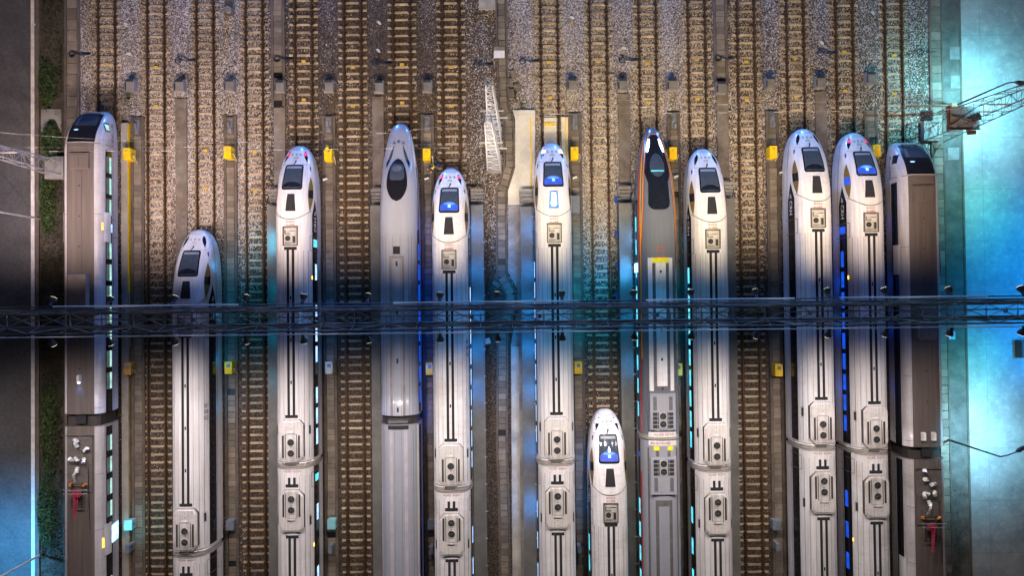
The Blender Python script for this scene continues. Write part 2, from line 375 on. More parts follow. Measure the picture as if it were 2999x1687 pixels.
    def text_side(q, txt, s, z, size, sg, off=.022):
        v, f = text_mesh(txt); out = []
        for a, b in v:
            s2 = s - sg * a * size; zz = z + b * size; out.append((sg * (q.side(zz, s2) + off), -s2, zz))
        return MB().add(out, f)
def frange(a, b, d):
    n = max(1, int(round((b - a) / d))); return [a + (b - a) * i / n for i in range(n + 1)]
def rounded(s0, s1, h0, h1, rad, cx=0.0, n=5):
    """rows for a patch with rounded corners"""
    rows = []
    for s in [s0 + rad * (1 - math.cos(math.pi / 2 * i / n)) for i in range(n + 1)] + frange(s0 + rad, s1 - rad, .25)[1:] + [s1 - rad + rad * math.sin(math.pi / 2 * i / n) for i in range(1, n + 1)]:
        t = (s - s0) / (s1 - s0); hw = h0 + (h1 - h0) * t
        e = max(0.0, rad - (s - s0), rad - (s1 - s)); hw -= rad - math.sqrt(max(0.0, rad * rad - e * e)); rows.append((s, cx - hw, cx + hw))
    return rows
def lens(s0, s1, hw, peak=.5, sharp=1.0, n=16, cx=0.0):
    rows = []
    for i in range(n + 1):
        t = i / n; u = t / peak * .5 if t < peak else .5 + (t - peak) / (1 - peak) * .5
        h = max(.004, hw * math.sin(math.pi * u) ** sharp); rows.append((s0 + (s1 - s0) * t, cx - h, cx + h))
    return rows
def fan_mesh(r):
    mb = MB(); mb.disc((0, 0), r, 0, .02, 20)
    bl = MB()
    for i in range(7):
        a = 2 * math.pi * i / 7; bl.tube([(r * .2 * math.cos(a), r * .2 * math.sin(a), .03), (r * .92 * math.cos(a + .35), r * .92 * math.sin(a + .35), .045)], .028, 4)
    bl.disc((0, 0), r * .22, .02, .06, 10)
    ring = MB(); n = 24
    rows = [[((r * q) * math.cos(2 * math.pi * i / n), (r * q) * math.sin(2 * math.pi * i / n), z) for i in range(n + 1)] for q, z in ((1.1, .0), (1.1, .05), (.98, .05), (.98, .0))]
    ring.sheet(rows)
    me = mb.mesh('fan', M['louvre']); 
    mb2 = MB(); mb2.v = mb.v + bl.v + ring.v; o1 = len(mb.v); o2 = o1 + len(bl.v)
    mb2.f = mb.f + [tuple(i + o1 for i in q) for q in bl.f] + [tuple(i + o2 for i in q) for q in ring.f]
    me = mb2.mesh('fan', M['louvre']); me.materials.append(M['fan']); me.materials.append(M['galv'])
    mi = [0] * len(mb.f) + [1] * len(bl.f) + [2] * len(ring.f); me.polygons.foreach_set('material_index', mi); return me
FAN = fan_mesh(.29)
# ---- roof air conditioner of the white trains (two fans nearest to the car end at local +y when flip False)
def ac_body():
    mb = MB(); L, Wd, c = 3.3, 1.0, .42
    pts = [(-Wd + c, -L / 2 - .12), (Wd - c, -L / 2 - .12), (Wd, -L / 2 + .35), (Wd, L / 2 - .3), (Wd - c * .7, L / 2 + .05), (-Wd + c * .7, L / 2 + .05), (-Wd, L / 2 - .3), (-Wd, -L / 2 + .35)]
    mb.prism(pts, -.42, .13, 0.0)
    top = [(x * .93, y * .95) for x, y in pts]; mb.prism(top, .13, .19, .06)
    mb.box(-.40, .40, -1.45, .55, .19, .225)                    # fan deck
    mb.box(-.33, .33, .62, .72, .19, .27)                       # handle rail
    for x in (-.86, .86):
        for y in np.linspace(-1.2, 1.2, 8): mb.box(x - .015, x + .015, y - .03, y + .03, .19, .215)
    return mb.mesh('air_conditioner', M['unit'])
AC = ac_body()
ac_l = MB()
for x in (-.66, .66):
    ac_l.box(x - .075, x + .075, -1.4, .45, .19, .205)
for x in (-.47, .47): ac_l.box(x - .025, x + .025, -1.45, .55, .19, .203)
ACL = ac_l.mesh('louvre', M['louvre'])
acs = MB()
for x in (-1, 1): acs.tube([(x * .99, -1.2, -.1), (x * .99, 1.2, -.1)], .012, 4)
_c = .42; acs.prism([(x * 1.010, y * 1.006) for x, y in [(-1 + _c, -1.77), (1 - _c, -1.77), (1, -1.3), (1, 1.35), (1 - _c * .7, 1.70), (-1 + _c * .7, 1.70), (-1, 1.35), (-1, -1.3)]], -.4, .105); acs.box(-.06, .06, .95, 1.0, .19, .2); acs.box(-.05, .05, 1.35, 1.38, .19, .2); acs.box(-.09, .09, -.52, -.46, .226, .232); ACS = acs.mesh('marking', M['seam'])
def add_ac(car, s, flip):
    rz = math.pi if flip else 0.0; z = 3.87
    put('air_conditioner', AC, car, (0, -s, z), rz); put('louvre', ACL, car, (0, -s, z), rz); put('marking', ACS, car, (0, -s, z), rz)
    for y in (-1.02, -.12): put('fan', FAN, car, (0, -s + (-y if flip else y), z + .225), rnd.random() * 3)
def slot_patch(q, car, sg, s0, s1):
    q.strip(sg * 1.26, sg * 1.44, s0 - .12, s1 + .12, .006, .3).build('vent_frame', M['unit'], car)
    q.strip(sg * 1.29, sg * 1.40, s0, s1, .014, .3).build('vent', M['louvre'], car)
def windows(q, car, sg, z0, z1, s0, s1, n, lenw, mat, lit, off=.02, skip=()):
    """each pane a mesh of its own; straight flank, so panes share one mesh"""
    pitch = (s1 - s0) / n; me = {}
    for i in range(n):
        if i in skip: continue
        a = s0 + pitch * (i + .5); mt = mat if (lit is True or (lit and i in lit)) else M['glass']
        if mt.name not in me:
            me[mt.name] = q.flank([(12 - lenw / 2, z0, z1), (12 + lenw / 2, z0, z1)], sg, off, 4).mesh('window', mt)
        put('window', me[mt.name], car, (0, -(a - 12), 0))
def joint(q, car, s, w):
    q2 = q
    mb = MB()
    for s0, s1, off in ((s - .16, s + .16, -.05),): q.strip(-1.45, 1.45, s0, s1, off, .1, mb, 10)
    for sg in (-1, 1): q.band(.8, 3.4, s - .16, s + .16, sg, -.05, .1, mb)
    mb.build('gangway_bellows', M['bellows_grey'], car)
bg_ = MB(); bg_.box(-1.0, 1.0, -1.7, 1.7, .45, .75)
for x in (-.75, .75):
    for y in (-1.25, 1.25):
        n_ = 16; bg_.add([(x + dx, y + .42 * math.cos(2 * math.pi * i / n_), .56 + .42 * math.sin(2 * math.pi * i / n_)) for dx in (-.065, .065) for i in range(n_)], [tuple(range(n_)), tuple(range(n_, 2 * n_))[::-1]] + [(i, i + n_, (i + 1) % n_ + n_, (i + 1) % n_) for i in range(n_)])
BOGIE = bg_.mesh('bogie', M['black'])
def add_bogies(car, *ss):
    for s_ in ss: put('bogie', BOGIE, car, (0, -s_, 0))
# ---- velaro-shaped white train
VEL = Shell([(0, .04), (.06, .34), (.18, .58), (.35, .76), (.6, .93), (1.46, 1.29), (2.6, 1.50), (4.0, 1.60), (6.6, 1.63), (60, 1.63)],
            [(0, 1.18), (.08, 1.36), (.3, 1.62), (.6, 1.84), (1.46, 2.34), (2.0, 2.64), (3.0, 3.14), (4.0, 3.50), (5.2, 3.76), (6.8, 3.88), (8, 3.9), (60, 3.9)],
            [(0, .95), (.2, .6), (.8, .35), (60, .35)], [(0, 1.05), (.5, 1.15), (2, 1.4), (6, 1.7), (60, 1.7)], 2.75, 2.9, .05)
def tail_patch(sg, a, b):
    """head lamp cluster: a slanted blade either side of the nose"""
    rows = []
    for i in range(9):
        t = a + (b - a) * i / 8; s = .62 + 1.05 * t; c = .64 + .33 * t; hw = (.03 + .10 * min(1, t / .25)) if t < .55 else max(.008, .13 * (1 - (t - .55) / .45) + .006)
        rows.append((s, sg * c - hw, sg * c + hw))
    return rows
def velaro(label, X, Ynose, lights=None, cab=None, cabhatch=False, lit_side=None, lit_mat=None, lit=None, cars=2, door=None, sidetext=True, blue_door=False, amber=()):
    q = VEL; t = thing('high_speed_train', label, 'train', (X, Ynose, .1))
    JS = 27.1
    nose = frange(0, .3, .03) + frange(.3, 2, .12)[1:] + frange(2, 8, .3)[1:] + frange(8, JS - .35, 2.0)[1:]
    car = q.body(nose + [JS - .3, JS - .14]).build('leading_car', M['white'], t, smooth=True)
    P = lambda mb, name, mat: mb.build(name, mat, car)
    P(q.patch(rounded(1.9, 4.18, .76, .88, .22), .010, 12), 'windscreen_frame', M['band'])
    P(q.patch(rounded(2.0, 4.04, .67, .78, .16), .018, 12), 'windscreen', M['glass_grey'])
    P(q.patch([(2.06, -.60, .60), (2.14, -.63, .63), (2.26, -.64, .64)], .023, 8), 'sun_blind', M['grey_blind'])
    if cab:
        r = [(3.2 + .78 * i / 8, -.75 * math.sin(min(1, .18 + i / 5) * math.pi / 2), .75 * math.sin(min(1, .18 + i / 5) * math.pi / 2)) for i in range(9)]
        P(q.patch(r, .024, 10), 'lit_dashboard', M['lit_cab'])
        P(q.patch(lens(3.25, 3.5, .5, .5, .7), .030, 10), 'lit_panel', M['lit_cab_pale'])
        P(q.patch([(3.45, -.10, .13), (3.72, -.11, .14)], .034, 3), 'cab_screen', M['lit_white'])
        if cab == 2:
            P(q.patch(lens(2.85, 3.3, .08, .7, .8, cx=.02), .036, 4), 'cab_lamp', M['head_white'])
    else: P(q.patch([(3.5 + .45 * i / 5, -.74 * math.sin(min(1, .2 + i / 4) * math.pi / 2), .74 * math.sin(min(1, .2 + i / 4) * math.pi / 2)) for i in range(6)], .024, 10), 'dashboard', M['glass'])
    P(q.patch([(1.5, -.02, .10), (1.62, -.03, .11), (1.9, -.12, -.04)], .02, 2), 'wiper', M['black'])
    P(q.patch([(4.55, -.30, .30), (5.3, -.37, .37), (6.02, -.43, .43)], .010, 6), 'roof_hatch', M['stripe'])
    if cabhatch: P(q.patch([(4.6, -.29, .29), (5.3, -.36, .36), (5.98, -.42, .42)], .016, 6), 'hatch_glow', M['lit_cab_pale']); P(q.patch([(4.7, -.16, .16), (5.3, -.2, .2), (5.7, -.24, .24), (5.85, -.14, .14)], .022, 6), 'lit_hatch', M['head_white'])
    for sg in (-1, 1):
        P(q.patch(tail_patch(sg, 0, 1), .010, 4), 'headlight', M['glass'])
        if lights: P(q.patch(tail_patch(sg, .10, .42), .020, 4), 'headlight_lamp', M['head_white'] if lights == 'white' else M['head_pink'])
        P(q.patch([(2.0, sg * 1.22 - .012, sg * 1.22 + .012), (2.15, sg * 1.24 - .05, sg * 1.24 + .05), (2.45, sg * 1.30 - .02, sg * 1.30 + .02)], .012, 2), 'nose_arrow', M['navy'])
        q.flank([(a, zc - h, zc + h) for a, zc, h in [(3.0 + 3.0 * i / 14, 2.62 + .55 * i / 14, max(.01, .30 * math.sin(math.pi * (i / 14)) ** .9)) for i in range(15)]], sg, .012).build('cab_side_panel', M['olive'], car)
        q.flank([(4.15, 2.55, 3.08), (4.85, 2.66, 3.22)], sg, .020).build('cab_window', M['lit_blue'] if (blue_door and sg < 0) else M['glass'], car)
        rows = [(4.9 + .2 * i, 2.32 - .52 * min(1, i / 8), 2.34 + .56 * min(1, i / 7)) for i in range(10)] + [(s, 1.8, 2.9) for s in frange(7, JS - .4, 2)]
        q.flank(rows, sg, .012).build('window_band', M['band'], car)
        q.flank([(s, z - .03, z + .03) for s, z in ((1.0, 1.30), (2.2, 1.62), (3.5, 1.68), (6, 1.60), (9, 1.6), (18, 1.6), (JS - .4, 1.6))], sg, .014).build('waist_line', M['navy'], car)
        q.text_side('CRH', 7.05, 2.34, .62, sg).build('lettering', M['whitetext'], car)
        lg = MB()
        for r_ in (.16, .26, .36):
            for a0 in frange(.25, 1.5, .21)[:-1]:
                ring = []
                for a in (a0, a0 + .21): ring.append([(5.85 + .42 - rr * math.cos(a) * 1.2, 2.12 + rr * math.sin(a)) for rr in (r_ - .022, r_ + .022)])
                vv = [(sg * (q.side(z, s) + .022), -s, z) for row in ring for s, z in row]
                lg.add(vv, [(0, 1, 3, 2) if sg < 0 else (2, 3, 1, 0)])
        lg.build('emblem', M['whitetext'], car)
        if sidetext: q.text_side('和 谐 号', 15.5, 3.18, .40, sg).build('lettering', M['ink'], car)
        lm = lit_mat if (lit_mat and sg == lit_side) else M['glass']
        windows(q, car, sg, 2.0, 2.45, 10.2, JS - 1.2, 9, 1.35, lm, lit if (lit_mat and sg == lit_side) else None)
        db = MB()
        for s0, s1, z0, z1 in ((8.05, 8.09, 1.3, 3.2), (9.25, 9.29, 1.3, 3.2), (8.05, 9.29, 3.18, 3.22)): q.flank([(s0, z0, z1), (s1, z0, z1)], sg, .02, 4, db)
        db.build('door_outline', M['seam'], car)
        if door == sg: q.flank([(8.3, 1.9, 2.75), (8.95, 1.9, 2.75)], sg, .026).build('door_window', M['lit_blue'] if blue_door else M['lit_teal'], car)
        slot_patch(q, car, sg, 23.9, 24.6)
    for s_, sg in amber:
        if s_ < JS: q.flank([(s_, 2.92, 3.02), (s_ + .3, 2.92, 3.02)], sg, .03).build('door_lamp', M['door_amber'], car)
    # lettering and roof details
    for i, ch in enumerate('号谐和'): q.text_top(0, ch, (-.34, 0, .34)[i], .92, .21, .016, True).build('lettering', M['ink'], car)
    gr = MB(); q.strip(-.2, .2, 1.17, 1.20, .014, .5, gr); q.strip(-.22, .22, 1.30, 1.33, .014, .5, gr); P(gr, 'nose_grille', M['seam'])
    sm = MB(); q.patch([(.42 - .12 * (x / .8) ** 2 + d, x - .001, x) for x in (0,) for d in (0, .02)], .01, 1, sm)
    def arc(smb, s0, bend, w0, th, k=30):
        xs = [-w0 + 2 * w0 * i / k for i in range(k + 1)]
        smb.sheet([[(x, -(s0 - bend * (abs(x) / w0) ** 2.2 + d), q.top(x, s0 - bend * (abs(x) / w0) ** 2.2 + d) + .022) for x in xs] for d in (th, 0)])
    sm = MB(); arc(sm, .46, .18, .72, .022); arc(sm, 1.93, .10, 1.22, .02); arc(sm, 6.68, .85, 1.57, .06); P(sm, 'panel_seam', M['seam'])
    for i, tx in enumerate(('高压危险', '禁止攀登')): q.text_top(0, tx, 0, 6.93 + .27 * i, .19).build('warning_text', M['redtext'], car)
    fr = MB(); q.strip(-.62, .62, 7.32, 8.92, .012, .4, fr, 6); P(fr, 'equipment_hatch', M['hatch'])
    bx = MB(); z = 3.9
    for a in (((-.62, .62, -7.40, -7.32)), ((-.62, .62, -8.92, -8.84)), ((-.62, -.54, -8.84, -7.40)), ((.54, .62, -8.84, -7.40))): bx.box(*a, z - .1, z + .07)
    for a in ((-.45, .05, -7.95, -7.9), (-.45, -.40, -7.90, -7.62), (-.02, .4, -7.7, -7.66), (.2, .24, -8.7, -8.1), (-.45, .15, -8.72, -8.66)): bx.box(*a, z, z + .05)
    bx.build('hatch_frame', M['stripe'] if False else M['seam'], car)
    dk = MB(); dk.box(.24, .42, -8.66, -8.12, z, z + .045); dk.disc((-.2, -8.3), .22, z, z + .05, 12); P(dk, 'hatch_equipment', M['louvre'])
    lid = MB(); lid.box(-.40, .40, -7.62, -7.5, z, z + .05); lid.box(.02, .4, -8.05, -7.74, z, z + .045); P(lid, 'hatch_cover', M['unit'])
    def stripes(c, s0, s1, a, b):
        mb = MB()
        if a: q.strip(-.53, .53, s0, s0 + .26, .012, .3, mb, 4)
        if b: q.strip(-.53, .53, s1 - .26, s1, .012, .3, mb, 4)
        for x0 in (-.32, .11): q.strip(x0, x0 + .21, s0 + (.26 if a else 0), s1 - (.26 if b else 0), .012, 2.0, mb)
        mb.build('roof_walkway', M['stripe'], c)
        hh = MB(); s = s0 + 4.1
        while s < s1 - 1 and s1 - s0 > 4: q.strip(-.06, .06, s, s + .28, .018, .3, hh); s += 3.5
        if hh.v: hh.build('roof_socket', M['louvre'], c)
    stripes(car, 9.0, 23.2, True, True); add_bogies(car, 5.6, 23.0)
    def seams(c, s0, s1):
        mb = MB()
        for x in (-1.32, -1.02, -.62, .62, 1.02, 1.32): q.strip(x - .011, x + .011, s0, s1, .009, 2.0, mb, 1)
        mb.build('panel_seam', M['seam'], c)
    seams(car, 9.3, JS - .5)
    add_ac(car, 25.05, False)
    if cars > 1:
        s0 = JS + .14; ss = [s0, s0 + .16] + frange(s0 + .2, s0 + 24.5, 2.4)
        c2 = q.body(ss).build('coach', M['white'], t, smooth=True)
        jm = MB()
        for a, b, o in ((JS - .15, JS + .15, -.06), (JS - .32, JS - .24, .03), (JS + .24, JS + .32, .03)):
            q.strip(-1.58, 1.58, a, b, o, .1, jm, 16)
            for sg in (-1, 1): q.band(.7, 3.0, a, b, sg, o, .1, jm)
        jm.build('gangway_bellows', M['bellows_grey'], c2)
        jd = MB(); q.strip(-.55, .35, JS - .2, JS - .02, .02, .1, jd, 6)
        jd.build('gangway_panel', M['seam'], c2)
        for i, (tx, dx) in enumerate((('禁止攀登', -.35), ('高压危险', .42))): q.text_top(0, tx, dx, JS + .52, .17).build('warning_text', M['redtext'], c2)
        ym = MB()
        for x in (-.66, .62): q.strip(x, x + .16, JS + .78, JS + .84, .014, .1, ym); q.strip(x, x + .16, JS - .62, JS - .56, .014, .1, ym)
        ym.build('marking', M['yellow_dull'], c2)
        sh = MB()
        for x0 in (-.32, .11): q.strip(x0, x0 + .21, JS + 1.0, JS + 1.55, .012, .5, sh)
        q.strip(-.53, .53, JS + 1.55, JS + 1.82, .012, .3, sh, 4); sh.build('roof_walkway', M['stripe'], c2)
        add_ac(c2, JS + 3.75, True); add_bogies(c2, JS + 3.7, JS + 21)
        stripes(c2, JS + 5.75, JS + 24, True, True); seams(c2, JS + .9, JS + 24.4)
        for sg in (-1, 1):
            q.band(1.8, 2.9, JS + .3, JS + 24.4, sg, .012, 3).build('window_band', M['band'], c2)
            q.band(1.57, 1.63, JS + .3, JS + 24.4, sg, .014, 3).build('waist_line', M['navy'], c2)
            lm = lit_mat if (lit_mat and sg == lit_side) else M['glass']
            windows(q, c2, sg, 2.0, 2.45, JS + 3.0, JS + 24, 8, 1.35, lm, lit if (lit_mat and sg == lit_side) else None)
            slot_patch(q, c2, sg, JS + 4.35, JS + 5.05)
            db = MB()
            for s1, s2, z0, z1 in ((JS + .75, JS + .79, 1.3, 3.2), (JS + 1.95, JS + 1.99, 1.3, 3.2), (JS + .75, JS + 1.99, 3.18, 3.22)): q.flank([(s1, z0, z1), (s2, z0, z1)], sg, .02, 4, db)
            db.build('door_outline', M['seam'], c2)
            if door == sg and not blue_door: q.flank([(JS + 1.05, 1.95, 2.7), (JS + 1.65, 1.95, 2.7)], sg, .026).build('door_window', M['lit_teal'], c2)
        for s_, sg in amber:
            if s_ > JS: q.flank([(s_, 2.92, 3.02), (s_ + .3, 2.92, 3.02)], sg, .03).build('door_lamp', M['door_amber'], c2)
    return t
TX = lambda k: -35.87 + 4.3817 * k
velaro('white high-speed train with unlit blunt nose, second train from the left', TX(2), 6.25, cars=2)
velaro('white blunt-nosed train with pink lamps and blue-white windows, third from left', TX(4), 13.45, lights='pink', lit_side=1, lit_mat=M['lit_white'], lit=(0, 2, 3, 4, 6, 7, 8), door=1, amber=((11.4, 1), (33.8, 1)))
velaro('white train with pink lamps and blue cab, just left of central road', TX(7), 11.35, lights='pink', cab=1, lit_side=1, lit_mat=M['lit_white'], lit=True)
velaro('white train with white headlights and lit hatch on the concrete apron', TX(9), 13.45, lights='white', cab=1, cabhatch=True, lit_side=-1, lit_mat=M['lit_white'], lit=True)
velaro('white train with white headlights, its nose lowest in the photo', TX(10), -9.72, lights='white', cab=2, cars=1, lit_side=-1, lit_mat=M['lit_teal'], lit=(0, 1))
velaro('white train with dark headlamps right of the red and gold striped train', TX(12), 12.8, lit_side=-1, lit_mat=M['lit_teal'], lit=True)
velaro('white train with dark headlamps, third train from the right', TX(14), 14.45)
velaro('white train with pink lamps and blue side windows, second from right', TX(15), 14.05, lights='pink', cab=1, lit_side=-1, lit_mat=M['lit_blue'], lit=True, door=-1, blue_door=True, amber=((12.5, -1), (34.5, -1)))
# ---- grey bullet train
BUL = Shell([(0, .03), (.08, .34), (.25, .56), (.5, .74), (.97, .93), (2.26, 1.18), (4.3, 1.47), (7.1, 1.61), (9, 1.66), (60, 1.66)],
            [(0, 1.05), (.1, 1.25), (.4, 1.50), (1, 1.80), (2.3, 2.18), (3.4, 2.45), (4.2, 2.88), (5.2, 3.28), (7.1, 3.55), (9.5, 3.68), (60, 3.7)],
            [(0, .85), (.3, .5), (1, .3), (60, .35)], [(0, .95), (1, 1.15), (4, 1.5), (8, 1.7), (60, 1.7)], 2.5, 2.7, .05)
def bullet():
    q = BUL; t = thing('high_speed_train', 'pearl grey bullet train with long teardrop nose and black cockpit canopy', 'train', (TX(6), 15.35, .1)); JS = 25.35
    ss = frange(0, .3, .03) + frange(.3, 2, .12)[1:] + frange(2, 10, .3)[1:] + frange(10, JS - .3, 2)[1:]
    car = q.body(ss).build('leading_car', M['pearl'], t, smooth=True); B = lambda mb, n, m: mb.build(n, m, car)
    B(q.patch(lens(3.35, 7.15, .87, .60, .50, 26), .012, 12), 'cockpit_canopy', M['band'])
    B(q.patch(rounded(3.85, 5.35, .52, .66, .35), .022, 10), 'windscreen', M['glass_grey'])
    B(q.patch(lens(4.0, 4.6, .42, .5, .5), .03, 8), 'cab_hood', M['grey_stripe'])
    for sg in (-1, 1):
        B(q.patch([(s, sg * c - h, sg * c + h) for s, c, h in [(2.15 + 2.1 * i / 12, .38 + .62 * (i / 12) ** 1.1, max(.01, .12 * math.sin(math.pi * i / 12) ** .8)) for i in range(13)]], .012, 4), 'headlight', M['glass_grey'])
        B(q.patch([(s, sg * c - h, sg * c + h) for s, c, h in [(3.4 + .6 * i / 6, .80 + .18 * i / 6, max(.01, .09 * math.sin(math.pi * (i + .6) / 7))) for i in range(7)]], .02, 4), 'headlight_lamp', M['glass'])
        q.flank([(s, q.z0(s) + .1, q.z0(s) + .1 + min(.62, .05 + .12 * s)) for s in frange(1.2, 9, .6) + frange(9, JS - .4, 3)[1:]], sg, .010).build('white_flank', M['white'], car)
        q.flank([(s, z - .04 - .02 * s / 8, z + .06 + min(.3, .03 * s)) for s, z in [(s, 1.6 + min(.5, .06 * s)) for s in frange(4, JS - .4, 1.2)]], sg, .02).build('window_band', M['navy'], car)
        q.band(1.95, 2.6, 9.5, JS - .4, sg, .024, 3).build('window_band', M['band'], car)
        windows(q, car, sg, 2.0, 2.5, 10.5, JS - 1, 8, 1.4, M['lit_blue'], True if sg > 0 else None, .034)
        q.band(1.25, 1.33, 10, JS - .4, sg, .02, 3).build('light_strip', M['lit_blue'] if sg > 0 else M['navy'], car)
    for i, ch in enumerate('号谐和'):
        x = (-.38, 0, .38)[i]; q.text_top(0, ch, x, 1.78 + .12 * (abs(x) > 0), .30, .016, True).build('lettering', M['ink'], car)
    B(q.strip(-.28, .28, 10.95, 11.6, .012, .3, None, 4), 'roof_plate', M['stripe'])
    fr = MB(); q.strip(-.62, .62, 11.75, 11.95, .012, .3, fr, 4)
    for x0 in (-.62, .42): q.strip(x0, x0 + .2, 11.95, JS - .3, .012, 2, fr)
    B(fr, 'roof_channel', worn('grey_channel', (.20, .18, .17), .8, scale=1.0, var=.25))
    sq = MB()
    for s in frange(12.2, JS - 1.0, 3.7): q.strip(-.08, .08, s, s + .4, .02, .3, sq)
    B(sq, 'roof_socket', M['louvre'])
    sm = MB()
    for x in (-1.2, -.95, -.3, .3, .95, 1.2): q.strip(x - .012, x + .012, 10, JS - .3, .009, 2, sm, 1)
    B(sm, 'panel_seam', M['seam'])
    c2 = q.body([JS + .4] + frange(JS + .5, JS + 24, 2.4)).build('coach', M['pearl'], t, smooth=True)
    add_bogies(car, 6.5, 21.5); add_bogies(c2, JS + 4, JS + 21)
    g = MB(); q.strip(-1.45, 1.45, JS - .2, JS + .45, -.30, .3, g, 10)
    for sg in (-1, 1): q.band(.7, 3.2, JS - .2, JS + .45, sg, -.22, .3, g)
    g.build('gangway_bellows', M['bellows'], c2)
    tr = MB(); tr.box(-.8, .8, -JS - .33, -JS - .1, 3.4, 3.66); tr.build('gangway_cover', M['grey_stripe'], c2)
    st = MB(); q.strip(-.85, .85, JS + .5, JS + .85, .012, .3, st, 6); st.build('roof_plate', M['stripe'], c2)
    fr = MB()
    for x0 in (-.72, .50): q.strip(x0, x0 + .26, JS + .85, JS + 23.8, .012, 3, fr)
    fr.build('roof_channel', worn('faint_channel', (.36, .34, .36), .6, scale=1.0, var=.15), c2)
    sm = MB()
    for x in (-1.2, -.3, .3, 1.2): q.strip(x - .012, x + .012, JS + .9, JS + 23.8, .009, 2, sm, 1)
    sm.build('panel_seam', M['seam'], c2)
    for sg in (-1, 1):
        q.band(1.95, 2.6, JS + .6, JS + 23.8, sg, .024, 3).build('window_band', M['band'], c2)
        q.band(1.25, 1.33, JS + .6, JS + 23.8, sg, .02, 3).build('light_strip', M['lit_blue'] if sg > 0 else M['navy'], c2)
        q.band(q.z0(20) + .95, q.z0(20) + 1.25, JS + .6, JS + 23.8, sg, .010, 3).build('white_flank', M['white'], c2)
bullet()
